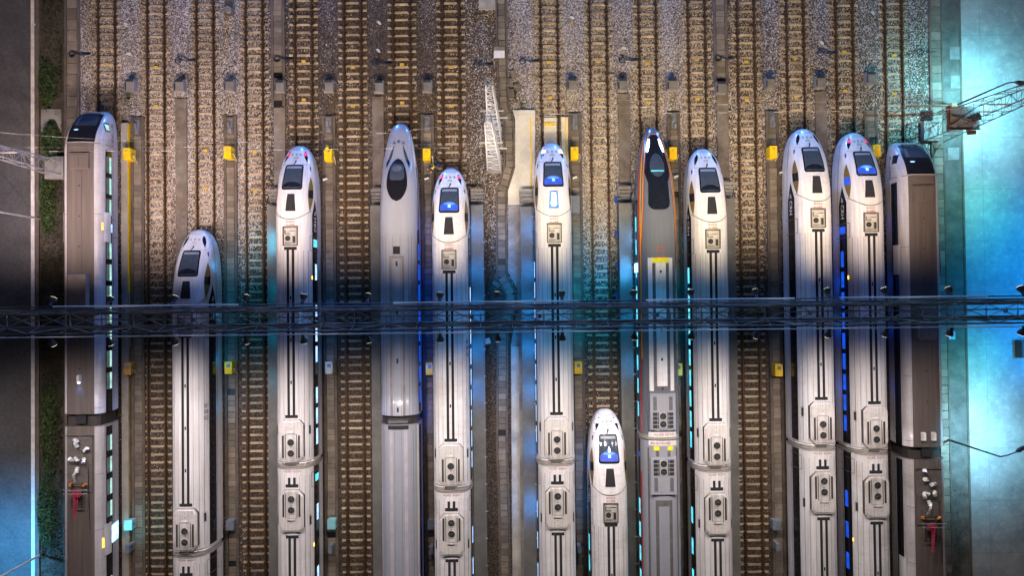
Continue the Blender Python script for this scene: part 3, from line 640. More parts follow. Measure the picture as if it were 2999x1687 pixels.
# ---- silver train with red and gold stripes
FUX = Shell([(0, .03), (.08, .28), (.25, .46), (.5, .62), (1, .82), (2, 1.08), (3.2, 1.30), (5, 1.52), (7.6, 1.66), (9, 1.68), (60, 1.68)],
            [(0, 1.0), (.1, 1.2), (.4, 1.5), (1, 1.85), (2.2, 2.40), (3, 2.80), (4, 3.22), (5.2, 3.55), (7.6, 3.85), (9.5, 3.95), (60, 3.97)],
            [(0, .8), (.3, .5), (1, .3), (60, .35)], [(0, .95), (1, 1.15), (4, 1.5), (8, 1.75), (60, 1.75)], 2.7, 2.9, .05)
def striped():
    q = FUX; t = thing('high_speed_train', 'silver train with red and gold side stripes and yellow roof markings', 'train', (TX(11), 14.75, .1)); JS = 26.5
    ss = frange(0, .3, .03) + frange(.3, 2, .12)[1:] + frange(2, 10, .3)[1:] + frange(10, JS - .25, 2)[1:]
    car = q.body(ss).build('leading_car', M['silver'], t, smooth=True); B = lambda mb, n, m: mb.build(n, m, car)
    def hood(d):
        return [(s, -c - d, c + d) for s, c in [(.8 + 3.4 * i / 18, .22 + .84 * (i / 18) ** .55) for i in range(19)]]
    def hood_end(rows): return rows + [(4.6, -1.0, 1.0), (5.0, -.9, .9), (5.5, -.7, .7)]
    B(q.patch([(r[0] - .10, r[1], r[2]) for r in hood(.075)], .010, 12), 'gold_outline', M['gold'])
    B(q.patch([(r[0] - .05, r[1], r[2]) for r in hood(.045)], .015, 12), 'red_outline', M['red'])
    B(q.patch(hood_end(hood(0)), .021, 12), 'nose_hood', M['band'])
    B(q.patch(rounded(2.5, 7.55, .72, .92, .62, n=8), .028, 12), 'cockpit_canopy', M['glass'])
    B(q.patch(lens(2.55, 4.75, .62, .62, .55, 18), .035, 10), 'windscreen', M['glass_grey'])
    B(q.patch([(4.15 + .12 * d - .32 * 0, -.55, .55) for d in (0, 1)], .040, 8), 'lit_dashboard', M['lit_teal'])
    for sg in (-1, 1):
        B(q.patch([(s, sg * c - h, sg * c + h) for s, c, h in [(1.2 + 1.25 * i / 8, .42 + .28 * i / 8, .03 + .09 * math.sin(math.pi * (i + 1) / 10)) for i in range(9)]], .030, 4), 'headlight', M['head_white'])
        for d, mt, nm in ((.0, M['gold'], 'gold_outline'), (-.05, M['red'], 'red_outline')):
            B(q.patch([(s_, sg * (c + d) - .022, sg * (c + d) + .022) for s_, c in [(4.1 + 7.4 * i / 16, 1.12 + .42 * (i / 16) ** .8) for i in range(17)]], .02, 2), nm, mt)
        zs = lambda s: q.z0(s) + .60 * (q.zr(s) - q.z0(s))
        q.flank([(s, zs(s) + .02, zs(s) + .02 + .14 * min(1, s / 4)) for s in frange(1.2, 20, .7)], sg, .012).build('gold_stripe', M['gold'], car)
        q.flank([(s, zs(s) - .20 * min(1, s / 4), zs(s) + .02) for s in frange(1.2, JS - .4, .7)], sg, .012).build('red_stripe', M['red'], car)
        q.flank([(s, 1.9 + max(0, 8 - s) * .03, 2.55) for s in frange(6.5, JS - .4, 1)], sg, .012).build('window_band', M['band'], car)
        windows(q, car, sg, 1.98, 2.40, 7.6, JS - 1.2, 9, 1.25, M['lit_teal'], True if sg < 0 else None, .022)
        B(q.strip(sg * 1.12, sg * 1.24, 14.5, JS - .5, .012, 2), 'roof_band', M['grey_stripe'])
        if sg < 0: q.flank([(11.9, 1.3, 2.7), (12.7, 1.3, 2.7)], sg, .035).build('open_doorway', M['door_glow'], car)
    for i, tx in enumerate(('高压危险', '禁止攀登')): q.text_top(0, tx, 0, 10.7 + .27 * i, .2).build('warning_text', M['redtext'], car)
    B(q.strip(-1.02, 1.02, 11.55, 22.6, .010, 2, None, 8), 'white_roof_panel', M['white'])
    mk = MB(); q.strip(-.68, .68, 11.55, 11.98, .017, .3, mk, 6); B(mk, 'yellow_marking', M['brightyellow'])
    B(q.strip(-.34, .34, 11.45, 11.54, .017, .3, None, 4), 'red_marking', M['redtext'])
    dk = MB()
    for x0 in (-.69, .43): q.strip(x0, x0 + .26, 11.99, 22.2, .017, 2, dk)
    q.strip(-.69, .69, 22.2, 22.6, .018, .3, dk, 6); B(dk, 'roof_band', M['grey_stripe'])
    sq = MB()
    for s in frange(12.6, 22.3, 2.4): q.strip(-.08, .08, s, s + .22, .024, .3, sq)
    B(sq, 'roof_socket', M['louvre'])
    def acu(c, sc_, flip):
        g = -1 if flip else 1; z = 3.97
        def bxs(mb, x0, x1, a, b, z0, z1):
            y0, y1 = -sc_ - g * a, -sc_ - g * b; mb.box(x0, x1, min(y0, y1), max(y0, y1), z0, z1)
        mb = MB(); bxs(mb, -1.05, 1.05, -1.5, 1.5, z - .35, z + .06); bxs(mb, -1.05, 1.05, -1.5, -1.42, z + .06, z + .10); bxs(mb, -.9, .9, -1.35, 1.4, z + .06, z + .08)
        mb.build('air_conditioner', M['pearl'], c)
        d = MB()
        for x0 in (-.80, .50): bxs(d, x0, x0 + .30, -1.25, -.12, z + .082, z + .092)
        d.build('roof_band', M['grey_stripe'], c)
        lv = MB()
        for sx in (-1, 1):
            for i in range(4):
                a0 = .05 + i * .34
                for x0, x1 in ((.48, .84), (.36, .45)): bxs(lv, min(sx * x0, sx * x1), max(sx * x0, sx * x1), a0, a0 + .28, z + .082, z + .092)
        lv.build('louvre', M['louvre'], c)
        for a in (.36, 1.02): put('fan', FAN, c, (0, -sc_ - g * a, z + .085))
    acu(car, 24.3, False)
    c2 = q.body([JS + .12] + frange(JS + .3, JS + 24, 2.4)).build('coach', M['pearl'], t, smooth=True)
    add_bogies(car, 6.5, 22.5); add_bogies(c2, JS + 4, JS + 21)
    jm = MB(); q.strip(-1.5, 1.5, JS - .25, JS + .12, -.05, .2, jm, 12)
    for sg in (-1, 1): q.band(.7, 3.1, JS - .25, JS + .12, sg, -.04, .2, jm)
    jm.build('gangway_bellows', M['bellows_grey'], c2)
    jw = MB()
    for a in (JS - .5, JS + .2): q.strip(-1.15, 1.15, a, a + .42, .012, .2, jw, 10)
    jw.build('roof_panel', M['white'], c2)
    yw = MB()
    for x0 in (-.72, .42): q.strip(x0, x0 + .40, JS - .78, JS - .62, .02, .2, yw); q.strip(x0 - .06, x0 + .40, JS + .66, JS + 1.0, .02, .2, yw)
    yw.build('yellow_marking', M['brightyellow'], c2)
    for i, (tx, a) in enumerate((('禁止攀登 高压危险', JS - .3), ('高压危险 禁止攀登', JS + .42))): q.text_top(0, tx, .1 - .3 * i, a, .20, .024).build('warning_text', M['redtext'], c2)
    B2 = lambda mb, n, m: mb.build(n, m, c2)
    dk = MB()
    for x0 in (-.60, .34): q.strip(x0, x0 + .26, JS + 1.02, JS + 1.5, .014, .3, dk)
    B2(dk, 'roof_band', M['grey_stripe']); acu(c2, JS + 3.1, True)
    B2(q.strip(-1.02, 1.02, JS + 4.8, JS + 23.5, .010, 3, None, 8), 'roof_panel', M['pearl'])
    dk = MB(); q.strip(-.69, .69, JS + 5.1, JS + 5.6, .017, .3, dk, 6)
    for x0 in (-.69, .43): q.strip(x0, x0 + .26, JS + 5.6, JS + 23, .017, 3, dk)
    B2(dk, 'roof_band', M['grey_stripe'])
    for sg in (-1, 1):
        B2(q.strip(sg * 1.12, sg * 1.24, JS + .8, JS + 23.8, .012, 3), 'roof_band', M['grey_stripe'])
        q.band(1.9, 2.6, JS + .3, JS + 23.8, sg, .012, 3).build('window_band', M['band'], c2)
        q.band(2.66, 2.9, JS + 3, JS + 23.8, sg, .012, 3).build('red_stripe', M['red'], c2)
        windows(q, c2, sg, 1.98, 2.48, JS + 5, JS + 23, 9, 1.25, M['lit_teal'], True if sg < 0 else None, .022)
        q.flank([(JS + 1.4, 2.15, 2.5), (JS + 1.8, 2.15, 2.5)], sg, .03).build('door_window', M['lit_blue'], c2)
striped()
# ---- boxy trains with brown corrugated roofs
BOX = Shell([(0, .55), (.06, .92), (.2, 1.12), (.5, 1.34), (1.2, 1.53), (2.4, 1.64), (3.3, 1.66), (60, 1.66)],
            [(0, 1.35), (.1, 1.62), (.4, 2.12), (.8, 2.52), (1.7, 3.18), (2.5, 3.58), (3.3, 3.78), (4.5, 3.82), (60, 3.82)],
            [(0, 1.0), (.15, .75), (60, .75)], [(0, 1.2), (.5, 1.5), (2, 2.2), (4, 2.75), (60, 2.75)], 3.6, 2.6, .16)
INS = MB(); 
for i in range(5): INS.disc((0, 0), .13 if i % 2 == 0 else .09, i * .07, i * .07 + .07, 12)
INS = INS.mesh('insulator', M['ceramic'], False)
def boxy(label, X, Yn, lit_side, lit, doors, pan_s, seed):
    q = BOX; r = random.Random(seed); t = thing('electric_train', label, 'train', (X, Yn, .1)); JS = 26.35
    ss = frange(0, .3, .04) + frange(.3, 4, .15)[1:] + frange(4, JS - .5, 2)[1:]
    car = q.body(ss).build('leading_car', M['dull_white'], t, smooth=True); B = lambda mb, n, m: mb.build(n, m, car)
    B(q.patch([(.42 + .25 * i, -1.02 - .14 * min(1, i / 4), 1.02 + .14 * min(1, i / 4)) for i in range(12)], .012, 10), 'front_mask', M['band'])
    B(q.patch(rounded(.62, 1.66, .86, .98, .14), .022, 10), 'windscreen', M['glass_grey'])
    B(q.patch([(.72, -.80, -.55), (1.55, -.9, -.62)], .028, 3), 'windscreen_blind', M['grey_stripe'])
    B(q.patch(rounded(.24, .50, .70, .8, .08), .02, 8), 'nose_glass', M['glass'])
    B(q.patch(lens(1.98, 2.12, .2, .5, .5, cx=-.55), .026, 5), 'marker_lamp', M['lit_white'])
    B(q.strip(-1.14, 1.14, 3.3, JS - .5, .010, 2, None, 12), 'roof_cover', M['roof'])
    sm = MB()
    for s in (3.24,): q.strip(-1.62, 1.62, s, s + .05, .012, .1, sm, 24)
    for s in frange(9.2, JS - 1, 5.6):
        for sg in (-1, 1): q.strip(sg * 1.15, sg * 1.6, s, s + .03, .012, .1, sm, 6)
    for sg in (-1, 1): q.band(1.2, 3.0, 3.24, 3.28, sg, .014, .1, sm)
    B(sm, 'panel_seam', M['seam'])
    hb = MB(); z = 3.83; hb.box(-.84, .84, -5.45, -4.1, z - .05, z + .10, taper=.03); hb.box(-.70, .0, -5.3, -4.25, z + .10, z + .13); hb.box(.06, .70, -5.3, -4.25, z + .10, z + .125); B(hb, 'roof_hatch', M['roof'])
    hd = MB(); hd.disc((-.22, -4.75), .17, z + .13, z + .16, 12); hd.box(.42, .5, -4.95, -4.5, z + .13, z + .15); B(hd, 'hatch_vent', M['seam'])
    B(MB().box(-.2, .2, -14.0, -5.6, z, z + .03), 'roof_ridge', M['roof'])
    sk = MB()
    for s in frange(6.8, 22, 2.6): sk.box(-.06, .06, -s - .12, -s, z + .03, z + .06)
    B(sk, 'roof_socket', M['louvre'])
    ub = MB(); ub.box(-.82, .82, -16.9, -14.2, z, z + .38, taper=.08); ub.box(-.7, .7, -16.95, -16.7, z, z + .3); B(ub, 'air_conditioner', worn('brown_unit_paint', (.20, .165, .14), .7, scale=1.2, var=.2))
    B(MB().box(-.2, .2, -21.5, -17, z, z + .03), 'roof_ridge', M['roof'])
    for sg in (-1, 1):
        q.flank([(1.3 + .15 * i, 2.25, 2.72 + .02 * i) for i in range(6)], sg, .012).build('cab_window_frame', M['band'], car)
        q.flank([(1.42, 2.32, 2.68), (1.95, 2.32, 2.72)], sg, .02).build('cab_window', M['lit_cyan'] if (lit and sg == lit_side) else M['glass'], car)
        q.text_side('CRH', 2.7, 1.92, .5, sg).build('lettering', M['ink'], car)
        lg = MB()
        for rr in (.12, .2, .28):
            for i in range(6):
                a0, a1 = .2 + .24 * i, .44 + .24 * i
                pts = [(1.55 - f * math.cos(a) * 1.0, 1.75 + f * math.sin(a)) for a in (a0, a1) for f in (rr - .02, rr + .02)]
                lg.add([(sg * (q.side(zz, s) + .02), -s, zz) for s, zz in pts], [(0, 1, 3, 2) if sg < 0 else (2, 3, 1, 0)])
        lg.build('emblem', M['ink'], car)
        q.band(2.02, 2.98, 3.7, JS - .5, sg, .012, 3).build('window_band', M['band'], car)
        q.band(1.75, 1.80, 1.2, JS - .5, sg, .012, 1).build('waist_line', M['navy'], car)
        L = lit and sg == lit_side
        for za, zb_, mt in ((2.12, 2.44, M['lit_cyan']), (2.46, 2.9, M['lit_dim'])):
            windows(q, car, sg, za, zb_, 4.0, 9.4, 3, 1.38, mt, (0, 1, 2) if L else None)
            windows(q, car, sg, za, zb_, 11.3, JS - 2.2, 7, 1.38, mt, True if L else None)
        db = MB()
        for s0, s1, z0, z1 in ((9.5, 9.54, 1.2, 3.15), (11.0, 11.04, 1.2, 3.15), (9.5, 11.04, 3.13, 3.17)): q.flank([(s0, z0, z1), (s1, z0, z1)], sg, .02, 4, db)
        db.build('door_outline', M['seam'], car)
        if L:
            q.flank([(9.9, 2.0, 2.98), (10.65, 2.0, 2.98)], sg, .026).build('door_window', M['lit_teal'], car)
            q.flank([(9.95, 2.0, 2.35), (10.6, 2.0, 2.35)], sg, .032).build('door_glow', M['lit_white'], car)
            q.flank([(9.9, 3.24, 3.36), (10.5, 3.24, 3.36)], sg, .03).build('door_lamp', M['door_amber'], car)
        fa = q.flank([(9.0, 2.4, 3.3), (11.5, 2.4, 3.3)], sg, .12); fa.build('door_fairing', M['white'], car)
    if lit:
        rl = MB(); rl.box(-.16, .16, -23.2, -22.6, z, z + .25, taper=.04); rl.build('roof_beacon', M['unit'], car)
        MB().box(-.07, .07, -23.26, -23.2, z + .05, z + .2).build('beacon_lens', M['head_white'], car)
        lamp('beacon_lamp', 'SPOT', (X, Yn - 23.3, 4.2), 60, (.1, .35, 1), (X, Yn - 25, 3.9), .05, 45, 1.0)
    else:
        for x in (-.42, .42): MB().box(x - .16, x + .16, -25.3, -24.6, z, z + .3, taper=.05).build('roof_box', M['ceramic'], car)
    # gap and second car
    c2 = q.body([JS + .5] + frange(JS + .6, JS + 24, 2.4)).build('coach', M['dull_white'], t, smooth=True)
    add_bogies(car, 5, 22.5); add_bogies(c2, JS + 4, JS + 21)
    g = MB(); q.strip(-1.4, 1.4, JS - .5, JS + .5, -.35, .5, g, 10)
    for sg in (-1, 1): q.band(.8, 3.3, JS - .5, JS + .5, sg, -.18, .5, g)
    g.build('gangway_bellows', M['bellows'], c2)
    MB().box(-.42, .42, -JS - .3, -JS + .35, 3.45, 3.72).build('gangway_cover', M['stripe'], c2)
    q.strip(-1.14, 1.14, JS + .5, JS + 23.8, .010, 2, None, 12).build('roof_cover', M['roof'], c2)
    z = 3.84
    dp = MB(); dp.box(-1.05, 1.05, -JS - 5.9, -JS - 1.2, z, z + .02); dp.tube([(-1.3, -JS - 1.2, z + .15), (1.3, -JS - 1.2, z + .15)], .03, 5); dp.box(-1.0, 1.0, -JS - 3.6, -JS - 3.2, z + .02, z + .05); dp.build('equipment_deck', worn('deck', (.10, .085, .075), .8, scale=2.0, var=.3), c2)
    for dx, ds, tilt in ((-.35, 1.6, .9), (-.15, 2.15, 1.1), (.45, 2.5, 1.2), (-.45, 3.3, .7), (-.1, 3.35, 1.3), (.42, 3.15, .8), (-.15, 3.85, 1.2)):
        o = put('insulator', INS, c2, (dx, -JS - ds, z + .10), r.random() * 6); o.rotation_euler.x = tilt; o.scale = (1.25, 1.25, 1.25)
    cb = MB(); cb.tube([(-.35, -JS - 1.6, z + .3), (-.3, -JS - 2.0, z + .5), (.45, -JS - 2.5, z + .4)], .03, 5); cb.tube([(.42, -JS - 3.2, z + .35), (-.1, -JS - 3.35, z + .4), (-.45, -JS - 3.3, z + .3)], .04, 5)
    cb.tube([(.75, -JS - 3.9, z + .1), (.8, -JS - 6, z + .1), (.9, -JS - 9, z + .1)], .03, 5); cb.build('cable', M['stripe'], c2)
    wc = MB()
    for i in range(4): wc.tube([(-.12 + .05 * i, -JS - 4.0, z + .35), (-.3 + .06 * i, -JS - 4.4, z + .5), (-.36 + .05 * i, -JS - 5.0, z + .2)], .016, 4)
    wc.build('flexible_lead', M['ceramic'], c2)
    orr = MB(); orr.tube([(.45, -JS - 5.35, z + .3), (.72, -JS - 5.15, z + .3)], .10, 8); orr.box(-.75, -.5, -JS - 5.35, -JS - 5.15, z, z + .25); orr.build('pantograph_drive', M['pan_orange'], c2)
    pb = MB()
    for dx in (-.5, .35): pb.tube([(dx, -JS - 5.1, z + .25), (dx, -JS - 7.2, z + .25)], .035, 5)
    for ds in (5.2, 5.6, 7.1): pb.tube([(-.6, -JS - ds, z + .25), (.5, -JS - ds, z + .25)], .035, 5)
    pb.build('pantograph_base', M['stripe'], c2)
    pa = MB(); pa.tube([(0, -JS - 5.6, z + .35), (-.12, -JS - 8.0, z + .55)], .075, 6); pa.tube([(.18, -JS - 5.6, z + .35), (-.08, -JS - 8.0, z + .6)], .05, 6); pa.box(-.4, .3, -JS - 6.2, -JS - 5.8, z + .2, z + .5); pa.tube([(-.1, -JS - 7.9, z + .6), (.0, -JS - 5.6, z + .75)], .05, 6); pa.build('pantograph_arm', M['pan_red'], c2)
    ph = MB()
    for ds in (5.55, 5.85): ph.tube([(-.98, -JS - ds, z + .62), (-.75, -JS - ds, z + .8), (.75, -JS - ds, z + .8), (.98, -JS - ds, z + .62)], .028, 5)
    ph.build('pantograph_head', M['wire'], c2)
    MB().box(-.35, .35, -JS - 14.6, -JS - 13.9, z, z + .35, taper=.05).build('roof_box', M['roof'], c2)
    MB().box(-.2, .2, -JS - 13.6, -JS - 8.6, z, z + .03).build('roof_ridge', M['roof'], c2)
    sm = MB()
    for s in frange(JS + 4.5, JS + 23, 4.3):
        for sg in (-1, 1): q.strip(sg * 1.15, sg * 1.6, s, s + .03, .012, .1, sm, 6)
    sm.build('panel_seam', M['seam'], c2)
    for sg in (-1, 1):
        q.band(2.02, 2.98, JS + .7, JS + 23.8, sg, .012, 3).build('window_band', M['band'], c2)
        q.band(1.75, 1.80, JS + .6, JS + 23.8, sg, .012, 3).build('waist_line', M['navy'], c2)
        L = lit and sg == lit_side
        for za, zb_, mt in ((2.12, 2.44, M['lit_cyan']), (2.46, 2.9, M['lit_dim'])):
            windows(q, c2, sg, za, zb_, JS + 1.2, JS + 8.6, 4, 1.3, mt, True if L else None)
            windows(q, c2, sg, za, zb_, JS + 12.4, JS + 23, 3, 1.5, mt, True if L else None)
        if L:
            q.flank([(JS + 9.2, .9, 2.95), (JS + 10.7, .9, 2.95)], sg, .035).build('open_doorway', M['door_glow'], c2)
            q.flank([(JS + 9.9, 3.22, 3.38), (JS + 10.7, 3.22, 3.38)], sg, .03).build('door_lamp', M['door_amber'], c2)
        fa = q.flank([(JS + 8.8, 2.4, 3.3), (JS + 11.4, 2.4, 3.3)], sg, .12); fa.build('door_fairing', M['white'], c2)
boxy('boxy white train with brown roof and lit green-white windows, leftmost train', TX(0), 16.6, 1, True, None, 0, 3)
boxy('boxy white train with brown roof and dark windows, rightmost train', TX(16), 13.1, -1, False, None, 0, 5)
#PART2
# ------------------------------------------------------------------ ground sheets
Y0, Y1 = -34.0, 40.0
def sheet(name, mat, x0, x1, y0, y1, z, kind='structure'):
    return MB().add([(x0, y0, z), (x1, y0, z), (x1, y1, z), (x0, y1, z)], [(0, 1, 2, 3)]).build(name, mat, kind=kind)
sheet('ground', M['soil'], -600, 600, -600, 600, -.05)
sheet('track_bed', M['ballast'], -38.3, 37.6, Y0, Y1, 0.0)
XL = -42.55                                   # white edge line of the left road
sheet('road', M['asphalt'], -90, XL + .5, -120, 120, -.02)
MB().box(XL - .16, XL + .16, Y0, Y1, -.02, -.012).build('road_edge_line', M['line'], kind='structure')
MB().box(XL + .32, XL + .62, Y0, Y1, -.05, .10).build('kerb', M['trough'], kind='structure')
XR = 40.35
def panel_concrete():
    m, t, p = base('cast_concrete_road'); vec = coords(t, world=True)
    c = ramp(t, noise(t, vec, .35, 6, .7), [(.3, (.20, .21, .21)), (.7, (.36, .37, .36))])
    c = mixc(t, ramp(t, noise(t, vec, 1.8, 5, .75), [(.5, (0, 0, 0)), (.75, (.6,) * 3)]), c, (.50, .51, .50))
    br = t.nodes.new('ShaderNodeTexBrick'); br.offset = 0; br.inputs['Scale'].default_value = 1.0; br.inputs['Mortar Size'].default_value = .025; br.inputs['Brick Width'].default_value = 7.0; br.inputs['Row Height'].default_value = 4.6
    t.links.new(vec, br.inputs['Vector']); c = mixc(t, math_(t, 'MULTIPLY', br.outputs['Fac'], .5), c, (.14, .14, .14))
    t.links.new(c, p.inputs['Base Color']); p.inputs['Roughness'].default_value = .75; return m
M['road_r'] = panel_concrete()
sheet('road', M['road_r'], XR, 95, -120, 120, -.01)
MB().box(XR - .22, XR - .05, Y0, Y1, -.05, .06).build('kerb', M['trough'], kind='structure')
# ------------------------------------------------------------------ tracks
SLEEP = MB().box(-1.28, 1.28, -.10, .10, -.1, .055, taper=.01).mesh('sleeper', M['sleeper'])
def rail_mesh(y0, y1):
    mb = MB(); mb.box(-.085, .085, y0, y1, .056, .075); mb.box(-.02, .02, y0, y1, .075, .18); mb.box(-.042, .042, y0, y1, .18, .225)
    return mb
TRAINTIP = {0: 16.6, 2: 6.25, 4: 13.45, 6: 15.35, 7: 11.35, 9: 13.45, 10: -9.72, 11: 14.75, 12: 12.8, 14: 14.45, 15: 14.05, 16: 13.1}
TDESC = {0: 'railway track in front of the leftmost brown-roofed train', 1: 'empty railway track between the two leftmost trains', 2: 'railway track running to the unlit train set far back',
         3: 'empty railway track between the second and third trains', 4: 'railway track ahead of the third train, with pink lamps', 5: 'empty dark-ballast railway track left of the grey bullet train',
         6: 'railway track ahead of the grey bullet train', 7: 'railway track on brown earth left of the central cable trough', 9: 'railway track with white ballast leading onto the concrete apron',
         10: 'railway track leading down to the lowest parked train', 11: 'railway track ahead of the red and gold striped train', 12: 'railway track right of the striped train, ahead of a white train',
         13: 'empty railway track with bright sleepers right of centre', 14: 'railway track ahead of the third train from the right', 15: 'railway track ahead of the pink-lamped train near the right', 16: 'rightmost railway track, beside the bluish slab walkway'}
SP = .705
for k, ds in TDESC.items():
    t = thing('railway_track', ds, 'railway track', (TX(k), 0, 0), group='parallel yard tracks')
    ylow = (TRAINTIP[k] - 1.2) if k in TRAINTIP else -26.5
    off = rnd.random() * SP
    ys = [y for y in frange(Y0, 32.0, SP)]; ys = [y + off for y in ys if y + off > ylow - SP and y + off < 31.5]
    if k == 9: ys = [y for y in ys if y > 16.0]
    for y in ys:
        o = put('sleeper', SLEEP, t, (rnd.uniform(-.03, .03), y + rnd.uniform(-.04, .04), rnd.uniform(-.015, .004))); o.rotation_euler.z = rnd.uniform(-.012, .012)
    for sg in (-1, 1):
        mb = rail_mesh(Y0, Y1)
        for y in ys:
            for dx in (-.125, .125): mb.box(dx - .055, dx + .055, y - .075, y + .075, .05, .11)
        mb.build('rail', M['rail'], t, (sg * .7525, 0, 0))
# balises: yellow plates on the sleepers
BAL = MB().box(-.19, .19, -.13, .13, .06, .10, taper=.01).mesh('track_marker', M['yellow_dull'])
spots = [(537, 187), (454, 196), (456, 310), (603, 440), (603, 551), (888, 178), (890, 291), (1034, 196), (1036, 309), (1177, 188), (1179, 300), (1321, 195), (1322, 309), (1606, 181), (1607, 285), (1751, 178), (1752, 291), (1894, 184), (1896, 299), (2039, 173), (2041, 288), (2184, 180), (2184, 292), (2329, 167), (2331, 282), (2476, 150), (2476, 265), (2623, 160), (2625, 273), (748, 445), (750, 560)]
spots[0] = (310, 187)
spots = sorted(spots, key=lambda p: (round(p[0] / 100), p[1])); NS = {}
for px, py in spots:
    x, y = W(px, py, .1); k = min(TDESC, key=lambda q: abs(TX(q) - x)); NS.setdefault(k, []).append((x, y))
ks = sorted(TDESC)
for k, lst in NS.items():
    for i, (x, y) in enumerate(sorted(lst, key=lambda p: -p[1])):
        pos = '' if len(lst) == 1 else (' upper one' if i == 0 else ' lower one')
        put('track_marker', BAL, None, (TX(k), y, 0), 0, 'yellow marker plate between the rails of the %s track%s' % (nth(ks.index(k), 16), pos and ',' + pos), 'track marker', 'yellow marker plates on the sleepers')
# ------------------------------------------------------------------ strips between tracks
GX = lambda k: TX(k) + .02
BETWEEN = {.5: 'the two leftmost tracks', 1.5: 'the second and third tracks', 2.5: 'the third and fourth tracks', 3.5: 'the fourth and fifth tracks', 4.5: 'the fifth and sixth tracks',
           5.5: 'the sixth track and the bullet train', 6.5: 'the bullet train and the next train', 9.5: 'the concrete apron and the next track', 10.5: 'the tenth track and the striped train', 11.5: 'the striped train and the next train',
           12.5: 'the striped train\'s neighbour and the empty track', 13.5: 'the empty right-hand track and the next train', 14.5: 'the two white trains at right', 15.5: 'the two rightmost trains'}
SLABS = [MB().box(-.34, .34, -.245, .245, .06, .13, taper=.012).mesh('cover_slab', M['slab']) for i in range(1)]
def trough(k, ytop, ybot, label, x=None, wid=1.16, pitch=.505, slabw=.68, extra=None):
    x = GX(k) if x is None else x; t = thing('cable_trough', label, 'cable trough', (x, ytop, 0), group='slab-covered cable troughs')
    L = ytop - ybot; a = slabw / 2 + .02
    for sg in (-1, 1): MB().box(min(sg * a, sg * wid / 2), max(sg * a, sg * wid / 2), -L, 0, -.02, .15).build('trough_wall', M['trough'], t)
    MB().box(-a, a, -L, 0, -.02, .03).build('trough_floor', M['black'], t)
    s = .3; n = 0
    while s < L - .3 and n < 100:
        if rnd.random() > .03:
            o = put('cover_slab', SLABS[0], t, (rnd.uniform(-.012, .012), -s, rnd.uniform(-.01, .02))); o.rotation_euler.z = rnd.gauss(0, .012); o.scale = (slabw / .68, pitch / .505, 1)
            n += 1
        s += pitch
    return t
for k in (.5, 2.5, 4.5, 6.5, 9.5, 11.5, 13.5, 15.5):
    yt = {2.5: 16.5, .5: 16.5}.get(k, 16.4); x = None
    if k == 11.5: yt = 16.4
    trough(k, yt, -26, 'slab-covered cable trough between ' + BETWEEN[k], x=(GX(k) + (.52 if k == .5 else 0)))
trough(-.7, 30, -26, 'slab-covered cable trough between the left hedge and leftmost train', x=-38.95, pitch=.98, slabw=.9, wid=1.35)
trough(16.7, 30, -26, 'bluish slab-covered trough right of the rightmost track', x=38.0, pitch=.75, slabw=.85, wid=1.2)
trough(3.5, 30, 17.3, 'short slab-covered trough at the top between the fourth and fifth tracks', x=GX(3.5) - .1, slabw=.75, wid=1.25)
trough(12.5, 30, 18.8, 'short slab-covered trough at the top right of the striped train', x=GX(12.5) - .1, slabw=.75, wid=1.25)
def cstrip(k, yt, yb, label):
    mb = MB(); mb.box(-.52, .52, yb, yt, -.02, .10, taper=.01)
    mb.build('concrete_strip', M['strip'], None, (GX(k), 0, 0), label=label, cat='concrete strip', group='plain concrete strips between tracks')
for k in (1.5, 3.5, 5.5, 10.5, 12.5, 14.5):
    cstrip(k, {3.5: 17.2, 12.5: 18.7}.get(k, 18.1), -26, 'plain concrete strip between ' + BETWEEN[k])
def fblock(px, py, label):
    x, y = W(px, py, .5); t = thing('foundation_block', label, 'concrete block', (x, y, 0), group='concrete foundation blocks in a row')
    MB().box(-.44, .44, -.62, .46, -.02, .50, taper=.02).build('block', M['block'], t)
    mb = MB(); mb.box(-.36, .36, .20, .42, .50, .56); mb.box(-.40, -.30, -.5, .1, .5, .53); mb.build('bolt_plate', M['dark_steel'], t)
for i, (px, py) in enumerate([(379, 245), (523, 246), (670, 245), (817, 248), (961, 247), (1108, 249), (1250, 247), (1676, 242), (1824, 243), (1969, 243), (2113, 252), (2257, 238), (2404, 235), (2552, 224)]):
    fblock(px, py, 'grey concrete block, %s of the row near the top' % nth(i, 14))
# recessed pits at the head of each trough
for i, k in enumerate((.5, 2.5, 4.5, 6.5, 9.5, 11.5, 13.5)):
    x = GX(k) + (.52 if k == .5 else 0)
    t = thing('junction_pit', 'dark junction pit heading the %s of the long cable troughs' % nth(i, 8).replace('rightmost', 'eighth from the left'), 'junction pit', (x, 15.6, 0), group='junction pits at trough heads')
    MB().box(-.33, .33, -.85, .75, .13, .17).build('pit_frame', M['trough'], t)
    mb = MB(); mb.box(-.2, .2, -.7, .6, .17, .19); mb.build('pit_lid', M['grey_box'], t)
    mb = MB(); mb.box(-.17, .0, -.1, .25, .19, .40); mb.box(.02, .2, -.65, -.3, .19, .33); mb.build('junction_box', M['block'], t)
